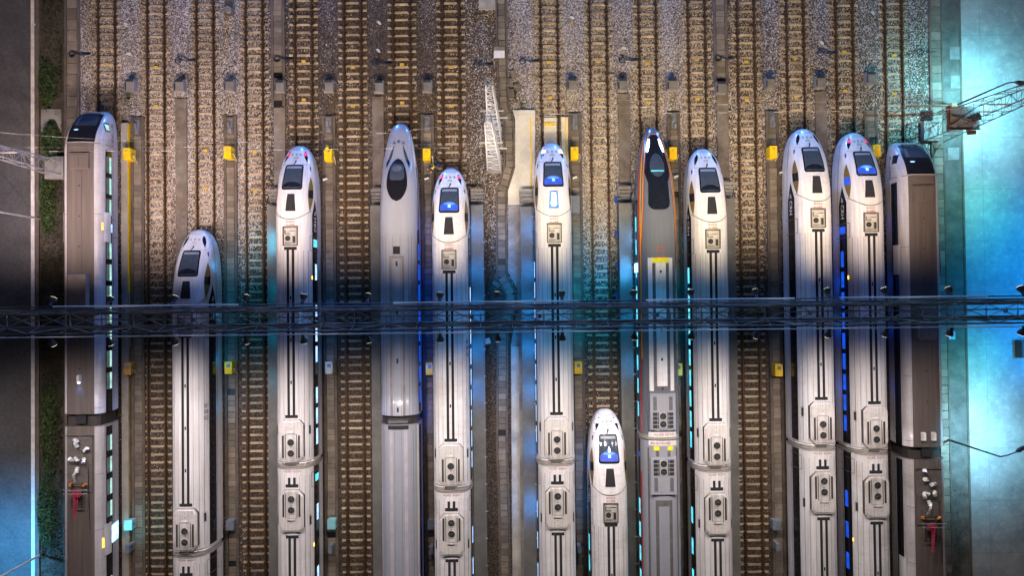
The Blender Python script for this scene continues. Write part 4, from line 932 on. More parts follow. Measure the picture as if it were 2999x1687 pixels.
# ------------------------------------------------------------------ cabinets
def cabinet(px, py, label, mat, group, h=.92, sx=.62, sy=1.02, pipe=True):
    x, y = W(px, py, h + .15); t = thing('equipment_cabinet', label, 'cabinet', (x, y, .13), group=group)
    MB().box(-sx / 2, sx / 2, -sy / 2, sy / 2, 0, h - .06).build('body', M[mat], t)
    mb = MB(); mb.box(-sx / 2 - .03, sx / 2 + .03, -sy / 2 - .03, sy / 2 + .03, h - .06, h, taper=.02); mb.build('lid', M[mat], t)
    MB().box(-sx * .18, sx * .18, sy * .18, sy * .40, h, h + .012).build('name_plate', M['yellow_dull' if 'yellow' in mat else mat], t)
    MB().box(sx / 2, sx / 2 + .03, -.1, .1, h * .45, h * .6).build('handle', M['dark_steel'], t)
    if pipe:
        MB().tube([(sx / 2 + .03, -sy * .1, h * .8), (sx / 2 + .16, -sy * .1, h * .85), (sx / 2 + .20, -sy * .3, h * .6), (sx / 2 + .14, -sy * .62, 0.02)], .035, 6).build('hose', M['pale_pipe'], t)
    return t
front = [(370, 450), (665, 445), (960, 453), (1249, 452), (1683, 447), (1972, 448), (2266, 444), (2569, 440)]
for i, (px, py) in enumerate(front): cabinet(px, py, 'bright yellow cabinet, %s of the front row' % nth(i, 8), 'yellow', 'yellow cabinets in the front row')
back = [(372, 1081, 'orange'), (668, 1078, 'yellow'), (963, 1078, 'pale_box'), (1258, 1081, 'yellow'), (1694, 1078, 'yellow'), (1988, 1083, 'yellow'), (2282, 1085, 'yellow')]
nm = {'orange': 'ochre', 'yellow': 'yellow', 'pale_box': 'pale green'}
for i, (px, py, m) in enumerate(back):
    t = cabinet(px, py, '%s cabinet, %s of the second row below the gantry' % (nm[m], nth(i, 7)), m, 'cabinets below the gantry', pipe=i in (0, 1))
    pan = MB().box(-.14, .16, .05, .36, .925, .945); pan.build('control_panel', M['grey_box'], t)
low = [(374, 1540, 'teal_box', 'pale teal'), (672, 1541, 'grey_box', 'dark grey'), (970, 1538, 'teal_box', 'teal'), (1264, 1538, 'grey_box', 'dark bluish'), (2276, 1540, 'grey_box', 'brown-grey')]
for i, (px, py, m, n_) in enumerate(low): cabinet(px, py, '%s box low in the photo, %s of five on the troughs' % (n_, nth(i, 5)), m, 'small boxes low in the photo', h=.7, sx=.66, sy=.82, pipe=False)
for i, (px, py, n_) in enumerate([(372, 1610, 'leftmost'), (966, 1612, 'middle'), (1262, 1615, 'third'), (1697, 1612, 'fourth'), (2280, 1605, 'rightmost')]): cabinet(px, py, 'slim grey post box near the bottom edge, %s of five' % n_, 'grey_box', 'slim post boxes', h=1.0, sx=.3, sy=.62, pipe=False)
cabinet(1684, 598, 'blue-grey cabinet on the trough right of the apron train', 'grey_box', None, h=1.0, sx=.8, sy=1.5, pipe=False)
# small tilted lamp plates by the troughs
for i, (px, py) in enumerate([(952, 525), (1249, 523), (1684, 520), (1981, 517), (1566, 516), (2288, 505)]):
    x, y = W(px, py, .6); t = thing('signal_lamp', 'small white tilted lamp on a short post, %s of six' % nth(i, 6), 'signal lamp', (x, y, .1), group='small tilted lamps beside the noses')
    MB().tube([(0, 0, 0), (0, 0, .45)], .04, 6).build('post', M['dark_steel'], t)
    MB().box(-.19, .19, -.08, .08, .45, .53, rot=.3).build('lamp_head', M['ceramic'], t)
# hose reels / cable coils on the ballast near the top
for i, (px, py) in enumerate([(212, 158), (1100, 185), (1396, 188), (1530, 178), (1822, 175), (2103, 170), (2402, 155), (2694, 150), (812, 172), (522, 176)]):
    x, y = W(px, py, .2); mb = MB(); r0 = .26
    pts = [(r0 * math.cos(a), r0 * math.sin(a), .10 + .02 * a) for a in np.linspace(.4, 6.6, 22)] + [(.8, -.05, .08), (1.5, .02, .06)]
    mb.tube(pts, .05, 6); mb.build('cable_coil', M['black'], None, (x, y, .05), label='looped black cable near the top, %s of ten' % nth(sorted([212, 1100, 1396, 1530, 1822, 2103, 2402, 2694, 812, 522]).index(px), 10), cat='cable', group='looped cables along the top')
# ------------------------------------------------------------------ walkway platforms with steps
def walkway(k, px, ytop, label, blue=False):
    x, yt = W(px, ytop, .5); t = thing('walkway_platform', label, 'platform', (x, yt, 0), group='service walkways with steel steps')
    L = yt + 26
    MB().box(-.56, .56, -L, -1.55, .0, 1.05, taper=.01).build('platform_deck', M['deck'], t)
    for i in range(5):
        MB().box(-.56, .56, -1.54 + .29 * (4 - i) + .045, -1.54 + .29 * (4 - i) + .285, .85 - .19 * i - .05, .85 - .19 * i).build('step', M['concrete'], t)
    mb = MB()
    for sg in (-1, 1): mb.add([(sg * .60, -1.54, 1.0), (sg * .60, 0, 0.05), (sg * .60, 0, .2), (sg * .60, -1.54, 1.12), (sg * .57, -1.54, 1.0), (sg * .57, 0, 0.05), (sg * .57, 0, .2), (sg * .57, -1.54, 1.12)], [(0, 1, 2, 3), (7, 6, 5, 4), (0, 4, 5, 1), (3, 2, 6, 7)])
    mb.build('stair_stringer', M['black'], t)
    rl = MB()
    for y in frange(-L + .5, -2.5, 2.4): rl.tube([(.5, y, 1.05), (.5, y, 1.25), (.68, y + .06, 1.28)], .028, 5)
    rl.build('cable_bracket', M['galv'], t)
    if blue:
        bp = MB(); 
        for y in (-1.2, -4.2, -7.0, -9.6): bp.box(-.80, -.60, y - .25, y + .25, .2, .6)
        bp.build('wall_box', M['bluepaint'], t)
walkway(3.5, 806, 553, 'service walkway with steel steps left of the third train')
walkway(5.5, 1106, 552, 'service walkway with steel steps left of the grey bullet train')
walkway(7.5, 1397, 551, 'service walkway with steel steps left of the central gravel strip')
walkway(8.5, 1541, 555, 'service walkway with steel steps on the concrete paving left of the apron train')
walkway(10.5, 1827, 545, 'service walkway with blue boxes left of the striped train', True)
walkway(12.5, 2127, 532, 'service walkway with steel steps right of the striped train\'s neighbour')
# low beam with a yellow edge beside the leftmost train
t = thing('platform_beam', 'long cream beam with a yellow edge right of the leftmost train', 'platform beam', (-34.12, 15.9, 0))
MB().box(-.36, .22, -42, 0, -.02, .34).build('beam', M['pale_concrete'], t)
MB().box(.222, .30, -15, 0, -.02, .345).build('yellow_edge', M['yellow'], t); MB().box(.222, .30, -42, -15.01, -.02, .342).build('worn_edge', worn('worn_yellow_edge', (.26, .19, .10), .85, scale=.9, var=.4), t)
# ------------------------------------------------------------------ central trough, paving and apron
def run(pts, label, width=.66, wall=.16, pitch=.53):
    t = thing('cable_trough', label, 'cable trough', (pts[0][0], pts[0][1], 0), group='slab-covered cable troughs'); o = Vector((pts[0][0], pts[0][1], 0))
    P = [Vector((*p, 0)) - o for p in pts]
    offs = []
    for i, p in enumerate(P):
        d = (P[min(i + 1, len(P) - 1)] - P[max(i - 1, 0)]).normalized(); offs.append(Vector((d.y, -d.x, 0)))
    for sg in (-1, 1):
        a = [p + n * sg * (width / 2 + .02) for p, n in zip(P, offs)]; b = [p + n * sg * (width / 2 + .02 + wall) for p, n in zip(P, offs)]
        mb = MB()
        for i in range(len(P) - 1):
            q = [(a[i].x, a[i].y), (b[i].x, b[i].y), (b[i + 1].x, b[i + 1].y), (a[i + 1].x, a[i + 1].y)]
            mb.prism(q if sg < 0 else q[::-1], -.02, .16)
        mb.build('trough_wall', M['trough'], t)
    fl = MB()
    for i in range(len(P) - 1): fl.sheet([[P[i] - offs[i] * .35 + Vector((0, 0, .03)), P[i] + offs[i] * .35 + Vector((0, 0, .03))], [P[i + 1] - offs[i + 1] * .35 + Vector((0, 0, .03)), P[i + 1] + offs[i + 1] * .35 + Vector((0, 0, .03))]])
    fl.build('trough_floor', M['black'], t)
    for i in range(len(P) - 1):
        d = P[i + 1] - P[i]; n = max(1, int(d.length / pitch)); u = d.normalized(); rz = math.atan2(u.y, u.x) - math.pi / 2
        for j in range(n):
            if rnd.random() < .05: continue
            c = P[i] + u * ((j + .5) * d.length / n)
            s_ = put('cover_slab', SLABS[0], t, (c.x + rnd.uniform(-.02, .02), c.y, rnd.uniform(-.01, .02))); s_.rotation_euler.z = rz + rnd.gauss(0, .02); s_.scale = (width / .68 * .97, (d.length / n) / .505 * .97, 1)
cp = [W(1467, -60), W(1469, 100), W(1475, 318), W(1490, 352), W(1491, 490), W(1475, 545), W(1468, 560), W(1470, 812), W(1497, 862), W(1492, 900), W(1472, 975), W(1470, 1330), W(1475, 1420), W(1480, 1720)]
run(cp, 'long bent slab-covered cable trough in the central gap')
pv = [W(1492, 323), W(1662, 323), W(1668, 640), W(1584, 640), W(1584, 1720), W(1497, 1720), W(1492, 1010), W(1512, 905), W(1512, 850), W(1486, 790), W(1486, 575), W(1508, 490), W(1508, 352)]
# two convex-ish prisms: apron across the track and paved lane below
mb = MB(); mb.prism([W(1502, 323), W(1567, 323), W(1567, 600), W(1488, 600), W(1488, 560), W(1509, 492), W(1509, 350)][::-1], .0, .172)
mb.build('concrete_apron', M['apron'], kind='structure')
ap = MB(); x0, y0 = W(1633, 323); x1, y1 = W(1655, 620); ap.box(TX(9) + .98, TX(9) + 1.58, 8.0, 16.05, 0, .172); ap.build('concrete_apron', M['apron'], kind='structure')
lane = MB(); lane.prism([W(1488, 600), W(1584, 600), W(1584, 1720), W(1500, 1720), W(1496, 1010), W(1516, 905), W(1516, 850), W(1488, 795)][::-1], 0, .168); lane.build('paved_lane', M['stained_concrete'], kind='structure')
gs = W(1500, 1010); pl = MB(); pl.prism([W(1498, 1015), W(1519, 1015), W(1526, 1720), W(1502, 1720)][::-1], .169, .173); pl.build('pale_lane_edge', M['pale_concrete'], kind='structure')
for i, px in enumerate((1554, 1657)):
    x, y = W(px, 325, .2); mb = MB(); mb.box(x - .055, x + .055, 5.5, 16.0, .173, .177); mb.build('yellow_line', M['yellow'], kind='structure')
# inspection pit between the rails
t = thing('inspection_pit', 'concrete inspection pit with yellow blocks ahead of the apron train', 'inspection pit', (TX(9), 16.0, 0))
MB().box(-.55, .55, -2.4, 0, -.02, .16).build('pit_slab', M['apron'], t)
mb = MB()
for sx in (-1, 1): mb.box(sx * .955 - .21 if sx > 0 else -1.165, sx * .955 + .21 if sx > 0 else -.745 - .0, -10, 0, .0, .05) if False else None
for x_ in (-.42, -.16, .09, .33): MB().box(x_ - .09, x_ + .09, -.75, -.45, .16, .24).build('stop_block', M['yellow'], t)
st = MB()
for i in range(3): st.box(-.5, .5, -2.85 - .3 * i, -2.55 - .3 * i, -.02, .10 - .03 * i)
st.build('pit_step', M['concrete'], t)
MB().box(-.6, .6, -8.5, -3.5, -.03, .012).build('pit_floor', M['black'], t)
# loose slabs, white plates and litter in the gap
for i, (px, py, rz, sx, sy) in enumerate([(1505, 217, .25, .48, .75), (1493, 240, .12, .5, .75), (1516, 255, .28, .5, .7), (1498, 271, .12, .5, .7), (1480, 815, -.7, .45, .7), (1454, 832, .9, .4, .75)]):
    x, y = W(px, py, .1); MB().box(-sx / 2, sx / 2, -sy / 2, sy / 2, 0, .09).build('loose_slab', M['slab'], None, (x, y, .02 + .0 * i), label='loose concrete slab lying on the earth beside the central trough, %s of six' % (['topmost', 'second', 'third', 'fourth', 'fifth', 'lowest'][i]), cat='slab', group='loose slabs by the central trough').rotation_euler.z = rz
x, y = W(1462, 158, .25); t = thing('metal_cover', 'bright white sheet cover over the central trough near the top', 'cover', (x, y, .14)); MB().box(-.48, .48, -.3, .36, 0, .05).build('cover_plate', M['ceramic'], t); MB().box(-.46, .46, .37, .72, 0, .04).build('cover_flap', M['slab'], t)
x, y = W(1424, 1000, .05); MB().box(-.36, .36, -.26, .26, 0, .03).build('board', M['ceramic'], None, (x, y, .02), label='pale board lying on gravel below the gantry', cat='board').rotation_euler.z = .25
x, y = W(1427, 8, .05); MB().box(-.75, .75, -.6, .9, -.02, .14).build('concrete_pad', M['pale_concrete'], None, (x, y, 0), label='small concrete pad left of the central trough at the top edge', cat='concrete pad')
x, y = W(668, 22, .3); t = thing('manhole', 'round capped pipe on a dark base at the top edge of the ballast', 'pipe', (x, y, 0)); MB().box(-.4, .4, -.6, 1.2, 0, .12).build('base_slab', M['trough'], t); MB().disc((0, -.15), .28, .12, .45, 14).build('pipe_cap', M['block'], t)
for i, (px, py) in enumerate([(107, 72), (368, 70), (377, 156), (1110, 65), (1108, 147), (1675, 50), (1827, 140), (2556, 36), (2407, 124)]):
    x, y = W(px, py, .05); r_ = random.Random(i); mb = MB(); mb.prism([(-.2, -.08), (.15, -.12), (.24, .02), (.05, .12), (-.18, .08)], 0, .05); o = mb.build('litter_scrap', M['line'], None, (x, y, .03), label='pale scrap of litter near the top, %s of nine' % nth(sorted([107, 368, 377, 1110, 1108, 1675, 1827, 2556, 2407]).index(px), 9), cat='litter', group='scraps of litter'); o.rotation_euler.z = r_.uniform(-1, 0)
# ------------------------------------------------------------------ greenery on the left verge and weeds
M['grass'] = worn('grass_blades', (.035, .045, .008), .85, scale=.5, var=.5, dirt=(.05, .035, .02), dirt_amt=.9); M['leaf'] = worn('hedge_leaves', (.032, .06, .008), .75, scale=1.2, var=.5)
def blades(name, area, n, hmin, hmax, mat, wid=.03, dens=None, **tags):
    r_ = random.Random(len(name) + n); mb = MB()
    for i in range(n):
        x = r_.uniform(area[0], area[1]); y = r_.uniform(area[2], area[3])
        if dens and r_.random() > dens(x, y): continue
        h = r_.uniform(hmin, hmax); a = r_.uniform(0, 6.28); lx, ly = r_.gauss(0, .5) * h, r_.gauss(0, .5) * h; c, s_ = math.cos(a) * wid, math.sin(a) * wid
        mb.add([(x - c, y - s_, -.02), (x + c, y + s_, -.02), (x + lx, y + ly, h)], [(0, 1, 2)])
    return mb.build(name, mat, **tags)
from mathutils import noise as mn
blades('grass', (-41.8, -39.9, -26, 28), 26000, .08, .3, M['grass'], .035, lambda x, y: (.15 + 1.6 * max(0, mn.noise(Vector((x * .5, y * .22, 0))) + .15)) * (1 if y > 18.2 or y < 16 else .05), kind='stuff')
blades('grass', (-.6, 1.4, 16.2, 19), 1600, .05, .2, M['grass'], .04, lambda x, y: max(0, .5 + mn.noise(Vector((x, y, 2)))) * (1 if y < 17.4 or x < .6 else .2), kind='stuff')
blades('weeds', (36.6, 40.0, -26, -13), 5000, .05, .22, M['grass'], .035, lambda x, y: max(0, mn.noise(Vector((x * .6, y * .4, 5))) + .1), kind='stuff')
def bush(x, y, rx, ry, h, label, n=1500):
    r_ = random.Random(int(x * 10 + y * 7)); t = thing('hedge', label, 'hedge', (x, y, 0), group='low hedges on the left verge'); mb = MB()
    for i in range(n):
        a = r_.uniform(0, 6.28); q = math.sqrt(r_.random()); zz = h * (1 - q ** 3) * r_.uniform(.35, 1.05) * (.8 + .3 * mn.noise(Vector((x + q * 2 * math.cos(a), y + q * ry * math.sin(a), 1))))
        px_, py_ = rx * q * math.cos(a) * r_.uniform(.9, 1.08), ry * q * math.sin(a) * r_.uniform(.95, 1.04); sz = r_.uniform(.05, .13); u = Vector((r_.gauss(0, 1), r_.gauss(0, 1), r_.gauss(0, .7))).normalized(); v = u.cross(Vector((r_.gauss(0, 1), r_.gauss(0, 1), 1))).normalized()
        c = Vector((px_, py_, max(.05, zz))); mb.add([c - u * sz, c + v * sz * .6, c + u * sz, c - v * sz * .6], [(0, 1, 2, 3)])
    mb.build('foliage', M['leaf'], t)
    for i in range(5): MB().tube([(rx * .3 * (i - 2) / 2, ry * .6 * (i - 2) / 2, -.05), (rx * .35 * (i - 2) / 2, ry * .65 * (i - 2) / 2, h * .7)], .03, 5).build('stem', M['rust'], t)
for px, py, rx, ry, h, l in ((140, 420, .85, 2.2, 1.0, 'rounded dark hedge beside the left lattice mast'), (134, 245, .9, 2.2, .35, 'bright green low hedge at the upper left verge'), (132, 590, .7, 3.0, .7, 'dark long hedge below the left mast'), (140, 1270, .8, 4.6, .7, 'long green hedge on the lower left verge'), (128, 1500, .8, 3.2, .7, 'green hedge at the bottom left beside the blue-lit road')):
    x, y = W(px, py, h * .5); bush(x, y, rx, ry, h, l)
r_ = random.Random(3); mb = MB(); x, y = W(377, 283, .3)
for i in range(26):
    a = r_.uniform(0, 6.28); l_ = r_.uniform(.25, .5); mb.add([(0.04 * math.cos(a + 1.5), .04 * math.sin(a + 1.5), .1), (-.04 * math.cos(a + 1.5), -.04 * math.sin(a + 1.5), .1), (l_ * math.cos(a), l_ * math.sin(a), .25)], [(0, 1, 2)])
mb.build('weed_plant', M['leaf'], None, (x, y, .1), label='spiky green weed at the head of the leftmost long trough', cat='weed')
# paved patch and right-hand verge bits
x, y = W(150, 335); MB().box(x - .9, x + .9, y - 1.6, y + .5, -.05, .01).build('paved_patch', M['concrete'], kind='structure')
sheet('verge', worn('dusty_verge', (.13, .125, .11), .9, scale=.8, var=.35, dirt=(.05, .045, .035), dirt_amt=.8, fine=.35), 38.65, XR - .22, Y0, Y1, 0.004)
for i, (px, py) in enumerate([(2798, 155), (2800, 240), (2792, 450)]):
    x, y = W(px, py); MB().box(-.5, .5, -.55, .55, 0, .03).build('manhole_cover', M['block'], None, (x, y, .006), label='square concrete manhole cover on the right verge, %s of three' % ['topmost', 'middle', 'lowest'][i], cat='manhole cover', group='manhole covers on the right verge')
x, y = W(2777, 983, .1); MB().box(-.65, .65, -.35, .35, 0, .06).build('utility_cover', M['teal_box'], None, (x, y, .01), label='pale teal cover plate beside the rightmost train below the gantry', cat='cover')
x, y = W(2978, 1002, .5); MB().box(.2, 2.2, -1.0, .5, 0, .8, taper=.03).build('site_box', worn('brown_box_paint', (.10, .045, .035), .6, scale=1.0, var=.2), None, (x, y - .4, 0), label='reddish brown box on the right road at the gantry', cat='storage box')
# ------------------------------------------------------------------ lattice masts and span wires
def lattice(mb, base_c, h, w0, w1, z0=0.0, bays=14, r=.035):
    x, y = base_c
    def corner(i, z):
        q = (z - z0) / h; ww = w0 + (w1 - w0) * q; return Vector((x + ww / 2 * (1 if i in (1, 2) else -1), y + ww / 2 * (1 if i > 1 else -1), z))
    for i in range(4): mb.tube([corner(i, z0), corner(i, z0 + h)], r * 1.6, 5)
    for b in range(bays):
        za, zb_ = z0 + h * b / bays, z0 + h * (b + 1) / bays
        for i in range(4):
            j = (i + 1) % 4; mb.tube([corner(i if b % 2 else j, za), corner(j if b % 2 else i, zb_)], r * .8, 4); mb.tube([corner(i, zb_), corner(j, zb_)], r * .7, 4)
def mast(x, y, h, label, mat='galv', w0=1.15, w1=.42, foot=1.35):
    t = thing('lattice_mast', label, 'mast', (x, y, 0), group='lattice masts carrying the span wires')
    MB().box(-foot / 2, foot / 2, -foot * .6, foot * .6, -.02, .45, taper=.03).build('footing', M['concrete'], t)
    mb = MB(); lattice(mb, (0, 0), h - .45, w0, w1, .45, r=.035 if mat == 'galv' else .027); mb.build('lattice_frame', M[mat], t)
    cp_ = MB(); cp_.box(-.9, .9, -.05, .05, h * .55, h * .55 + .09); cp_.box(-.1, 1.2, -.05, .05, h * .42, h * .42 + .08); cp_.build('cross_arm', M['galv'], t)
    return t
MH = 15.5
xb, yb = W(1447, 482); xa, ya = W(1449, 402)
mast(xa, ya, MH, 'upper of the two pale lattice masts in the central gap'); mast(xb, yb, MH, 'lower of the two pale lattice masts in the central gap')
mast(-40.35, yb + .1, MH, 'grey lattice mast on the left verge, leaning out of frame', 'dull_galv', foot=1.7, w0=1.2)
mast(37.3, ya + .05, MH, 'dark lattice mast at upper right beside the bright road', 'teal_steel', foot=1.5, w0=2.0, w1=.75)
def wire(p0, p1, sag, label, r=.02, ins=()):
    p0, p1 = Vector(p0), Vector(p1); t = thing('span_wire', label, 'wire', tuple(p0)); pts = []
    for i in range(41):
        u = i / 40; p = (p1 - p0) * u; p.z -= 4 * sag * u * (1 - u); pts.append(p)
    MB().tube(pts, r, 5).build('wire_strand', M['wire'], t)
    for u in ins:
        p = (p1 - p0) * u; p.z -= 4 * sag * u * (1 - u); mb = MB(); mb.tube([(p.x - .4, 0, p.z), (p.x + .3, 0, p.z)], .018, 6); mb.build('insulator', M['galv'], t)
gx = [(TX(k) + 40.4) / (xb + 40.4) for k in range(0, 8)]
wire((-40.2, yb + .1, MH), (xb, yb, MH), 6.2, 'upper sagging span wire from left mast to lower central mast', .009, (.52, .80))
wire((-40.2, yb, 7.4), (xb, yb, 7.0), .25, 'lower level span wire from left mast to lower central mast', .007, tuple(gx[::1]))
wire((-40.2, yb, 8.9), (xb, yb, 8.3), .5, 'middle level span wire from left mast to lower central mast', .006, (.1, .4))
wire((xa, ya, MH), (37.3, ya, MH), 6.0, 'upper sagging span wire from central mast to right mast', .009, (.45,))
wire((xa, ya, 7.6), (37.3, ya, 7.6), .3, 'lower level span wire from central mast to right mast', .007, tuple((TX(k) - xa) / (37.3 - xa) for k in range(9, 17)))
wire((xa, ya, 10), (37.3, ya, 9.2), .8, 'middle level span wire from central mast to right mast', .006, (.3, .7))
# platform on the right mast with its slender upper truss
x0, y0 = W(2829, 345, 5.0); t = thing('mast_platform', 'small cluttered equipment platform on the right lattice mast', 'platform', (x0, y0, 5.0))
MB().box(-1.5, 1.1, -.95, .95, -.05, .03).build('deck', M['dull_galv'], t)
mb = MB(); mb.box(-1.56, -1.42, -1.0, 1.0, -.05, .2); mb.box(-1.5, 1.1, -1.0, -.93, .03, .15); mb.build('rail_beam', M['rust'], t)
mb = MB(); mb.box(.4, .9, -.3, .3, .03, .5, rot=.3); mb.build('equipment_box', M['dark_steel'], t)
MB().box(.1, .8, -1.35, -1.02, -.1, .05).build('hanging_tray', M['rust'], t)
mb = MB(); mb.tube([(-1.3, -.6, .1), (.2, .5, .3)], .05, 5); mb.tube([(-1.2, .2, .1), (.6, -.5, .3)], .05, 5); mb.build('brace', M['rust'], t)
x0, y0 = W(2726, 310, 2.2); t = thing('steel_tie', 'rusty horizontal steel tie bar right of the rightmost track', 'tie bar', (x0, y0, 2.2)); MB().tube([(-2.1, 0, 0), (2.1, .05, 0)], .09, 6).build('bar', M['rust'], t); MB().box(1.7, 2.2, -.35, .25, -.15, .12).build('bracket', M['rust'], t)
mb = MB(); mb.tube([(-1.9, 0, 0), (-1.9, 0, -2.2)], .05, 5); mb.tube([(1.9, 0, 0), (1.9, 0, -2.2)], .05, 5); mb.build('post', M['rust'], t)
# ------------------------------------------------------------------ street lamps
def street_lamp(base_p, ptop, head, h, label, energy, color, half=62, lit=True, off=None, tgt=None):
    x, y = W(*base_p); tx, ty = W(*ptop, h); hx, hy = W(*head, h + .3); t = thing('street_lamp', label, 'street lamp', (x, y, 0))
    MB().tube([(0, 0, 0), (0, 0, h)], .10, 8, .055).build('pole', M['dark_steel'], t)
    dx, dy = hx - x, hy - y
    MB().tube([(0, 0, h), (dx * .25, dy * .25, h + .28), (dx * .6, dy * .6, h + .42), (dx * .85, dy * .85, h + .42)], .05, 6).build('arm', M['dark_steel'], t)
    mb = MB(); n = 12; u = Vector((dx, dy, 0)).normalized(); v = Vector((-u.y, u.x, 0)); c = Vector((dx * .92, dy * .92, h + .40))
    ring = [(c + u * .48 * math.cos(2 * math.pi * i / n) + v * .2 * math.sin(2 * math.pi * i / n)) for i in range(n)]
    mb.prism([(p.x, p.y) for p in ring], h + .36, h + .50, .08); mb.build('lamp_head', M['dark_steel'], t)
    lens_ = MB(); lens_.prism([(c.x + (p.x - c.x) * .7, c.y + (p.y - c.y) * .7) for p in ring], h + .34, h + .358); lens_.build('lens', glow('street_lens', color, 15.0), t)
    l = (x + c.x, y + c.y, h + .28); g = tgt or (l[0], l[1], 0); lamp('lamp_light', 'SPOT', l, energy, color, g, .15, half, 1.0, parent=t)
    return t
street_lamp((2794, 310), (2860, 282), (2988, 243), 6.5, 'dark street lamp with curved arm over the bright road, upper right', 11000, (.24, .80, 1.0), 72)
street_lamp((2775, 1288), (2840, 1305), (2993, 1313), 6.5, 'dark street lamp with curved arm over the bright road, lower right', 9000, (.28, .72, 1.0), 66)
for (bx, by), e, c, l in (((116, 640), 900, (.35, .35, .6), 'left verge street lamp above the gantry, pole leaning out of frame'), ((119, 1626), 12000, (.05, .42, 1.0), 'left verge street lamp at the bottom corner, pole leaning out of frame')):
    x, y = W(bx, by); t = thing('street_lamp', l, 'street lamp', (x, y, 0)); MB().tube([(0, 0, 0), (0, 0, 7.5)], .10, 8, .055).build('pole', M['galv'], t); MB().tube([(0, 0, 7.5), (-.9, .3, 7.9), (-3.0, .9, 8.0)], .05, 6).build('arm', M['galv'], t)
    mb = MB(); mb.prism([(-3.5, .85), (-3.4, .75), (-2.9, .7), (-2.8, .95), (-3.0, 1.15), (-3.4, 1.1)], 7.93, 8.07, .05); mb.build('lamp_head', M['galv'], t)
    lamp('lamp_light', 'SPOT', (x - 3.15, y + .93, 7.8), e, c, (x - 3.2, y - .5, 0), .15, 62, 1.0, parent=t)
# green and blue spots without fittings, added to tint the right road
lamp('site_light', 'SPOT', (42.2, 8.5, 6), 1500, (.0, .75, .42), (41.4, 6.5, 0), .3, 52)
lamp('site_light', 'SPOT', (41.4, -6.5, 6), 1000, (.0, .8, .25), (40.6, -6.5, 0), .3, 42)
lamp('site_light', 'SPOT', (46.5, -5.0, 7), 4600, (.0, .30, 1.0), (44.0, -3.0, 0), .3, 60)
lamp('site_light', 'SPOT', (46.5, 4.5, 7), 3000, (.0, .26, 1.0), (45.5, 5.0, 0), .3, 60)
# ------------------------------------------------------------------ light gantry
t = thing('light_gantry', 'dark blue lattice light gantry spanning every track across the photo', 'gantry', (0, GANTRY_Y, GANTRY_H)); GW = 52.0
for y, z, r in ((.80, .25, .06), (-.80, .25, .06), (.52, -.9, .095), (-.42, -.9, .095), (.10, -.85, .04), (-.60, -1.0, .075), (.66, -.5, .05)):
    MB().tube([(-GW, y, z), (GW, y, z)], r, 6).build('chord', M['dark_steel'], t)
br = MB(); dg = MB(); n = 48; st_ = 2 * GW / n
for i in range(n):
    xx = -GW + st_ * i
    for sg, yi in ((1, .52), (-1, -.42)):
        a = (xx, sg * .78, .25) if i % 2 else (xx, yi, -.9); b = (xx + st_, yi, -.9) if i % 2 else (xx + st_, sg * .78, .25); dg.tube([a, b], .055, 5)
    br.tube([(xx, .78, .25), (xx, .52, -.9)], .025, 5); br.tube([(xx, -.78, .25), (xx, -.42, -.9)], .025, 5); br.tube([(xx, .52, -.9), (xx, -.42, -.9)], .025, 5)
    dg.tube([(xx, .52, -.9), (xx + st_, -.42, -.9)], .034, 5); dg.tube([(xx, -.42, -.84), (xx + st_, .52, -.84)], .034, 5); br.tube([(xx, .10, -.86), (xx + .01, -.6, -1.0)], .05, 5)
br.build('vertical_brace', M['truss'], t); dg.build('diagonal_brace', M['truss'], t)
segs_up = [(-52, -41.5, 'd'), (-30.9, -18.4, 'w'), (-18.4, -8, 'd'), (-8, 4.5, 'w'), (4.5, 9, 'd'), (9, 19, 'w'), (19, 22, 'd'), (22, 32, 'w'), (32, 52, 'd'), (-41.5, -30.9, 'd')]  # pale and dark stretches paint the lamplit and unlit parts of one rail
for a, b, c in segs_up: MB().tube([(a + .02, 1.0, .05), (b - .02, 1.0, .05)], .06 if c == 'w' else .045, 6).build('lamp_rail', M['white_pole' if c == 'w' else 'dark_steel'], t)
for a, b in ((-52, -28), (-28, -3), (-3, 22), (22, 52)): MB().tube([(a + .02, -1.04, .05), (b - .02, -1.04, .05)], .04, 6).build('lamp_rail', M['white_pole'], t)
for i in range(22):
    xg = -48 + i * 4.4
    lamp('gantry_lamp', 'POINT', (xg, GANTRY_Y + (.35 if i % 2 else -.35), GANTRY_H + 1.5), 18, (1, .86, .84) if xg < -12 else (.8, .92, 1.0), size=.08, parent=t)  # unseen points added above the gantry to brighten its rails
flx = [TX(k) - .2 + (.5 if k % 3 == 1 else 0) for k in np.arange(-2, 17, 1.0)]
hs = MB(); hs.tube([(0, 0, 0), (0, .0, -.1)], .06, 6)
def flood_meshes(sg):
    mb = MB(); d = Vector((0, sg * .82, -.57)); pts = [(0, 0, 0), tuple(d * .25), tuple(d * .55)]; mb.tube(pts[:2], .10, 10); mb.tube([pts[1], pts[2]], .12, 12, .24)
    ln = MB(); ln.tube([tuple(d * .555), tuple(d * .57)], .22, 12); bk = MB(); bk.box(-.14, .14, -.05, .05, -.02, .06); bk.tube([(0, 0, .02), (0, -sg * .3, .1)], .03, 5)
    return mb.mesh('housing', M['dark_steel'], False), ln.mesh('lens', M['lamp_lens']), bk.mesh('bracket', M['dark_steel'])
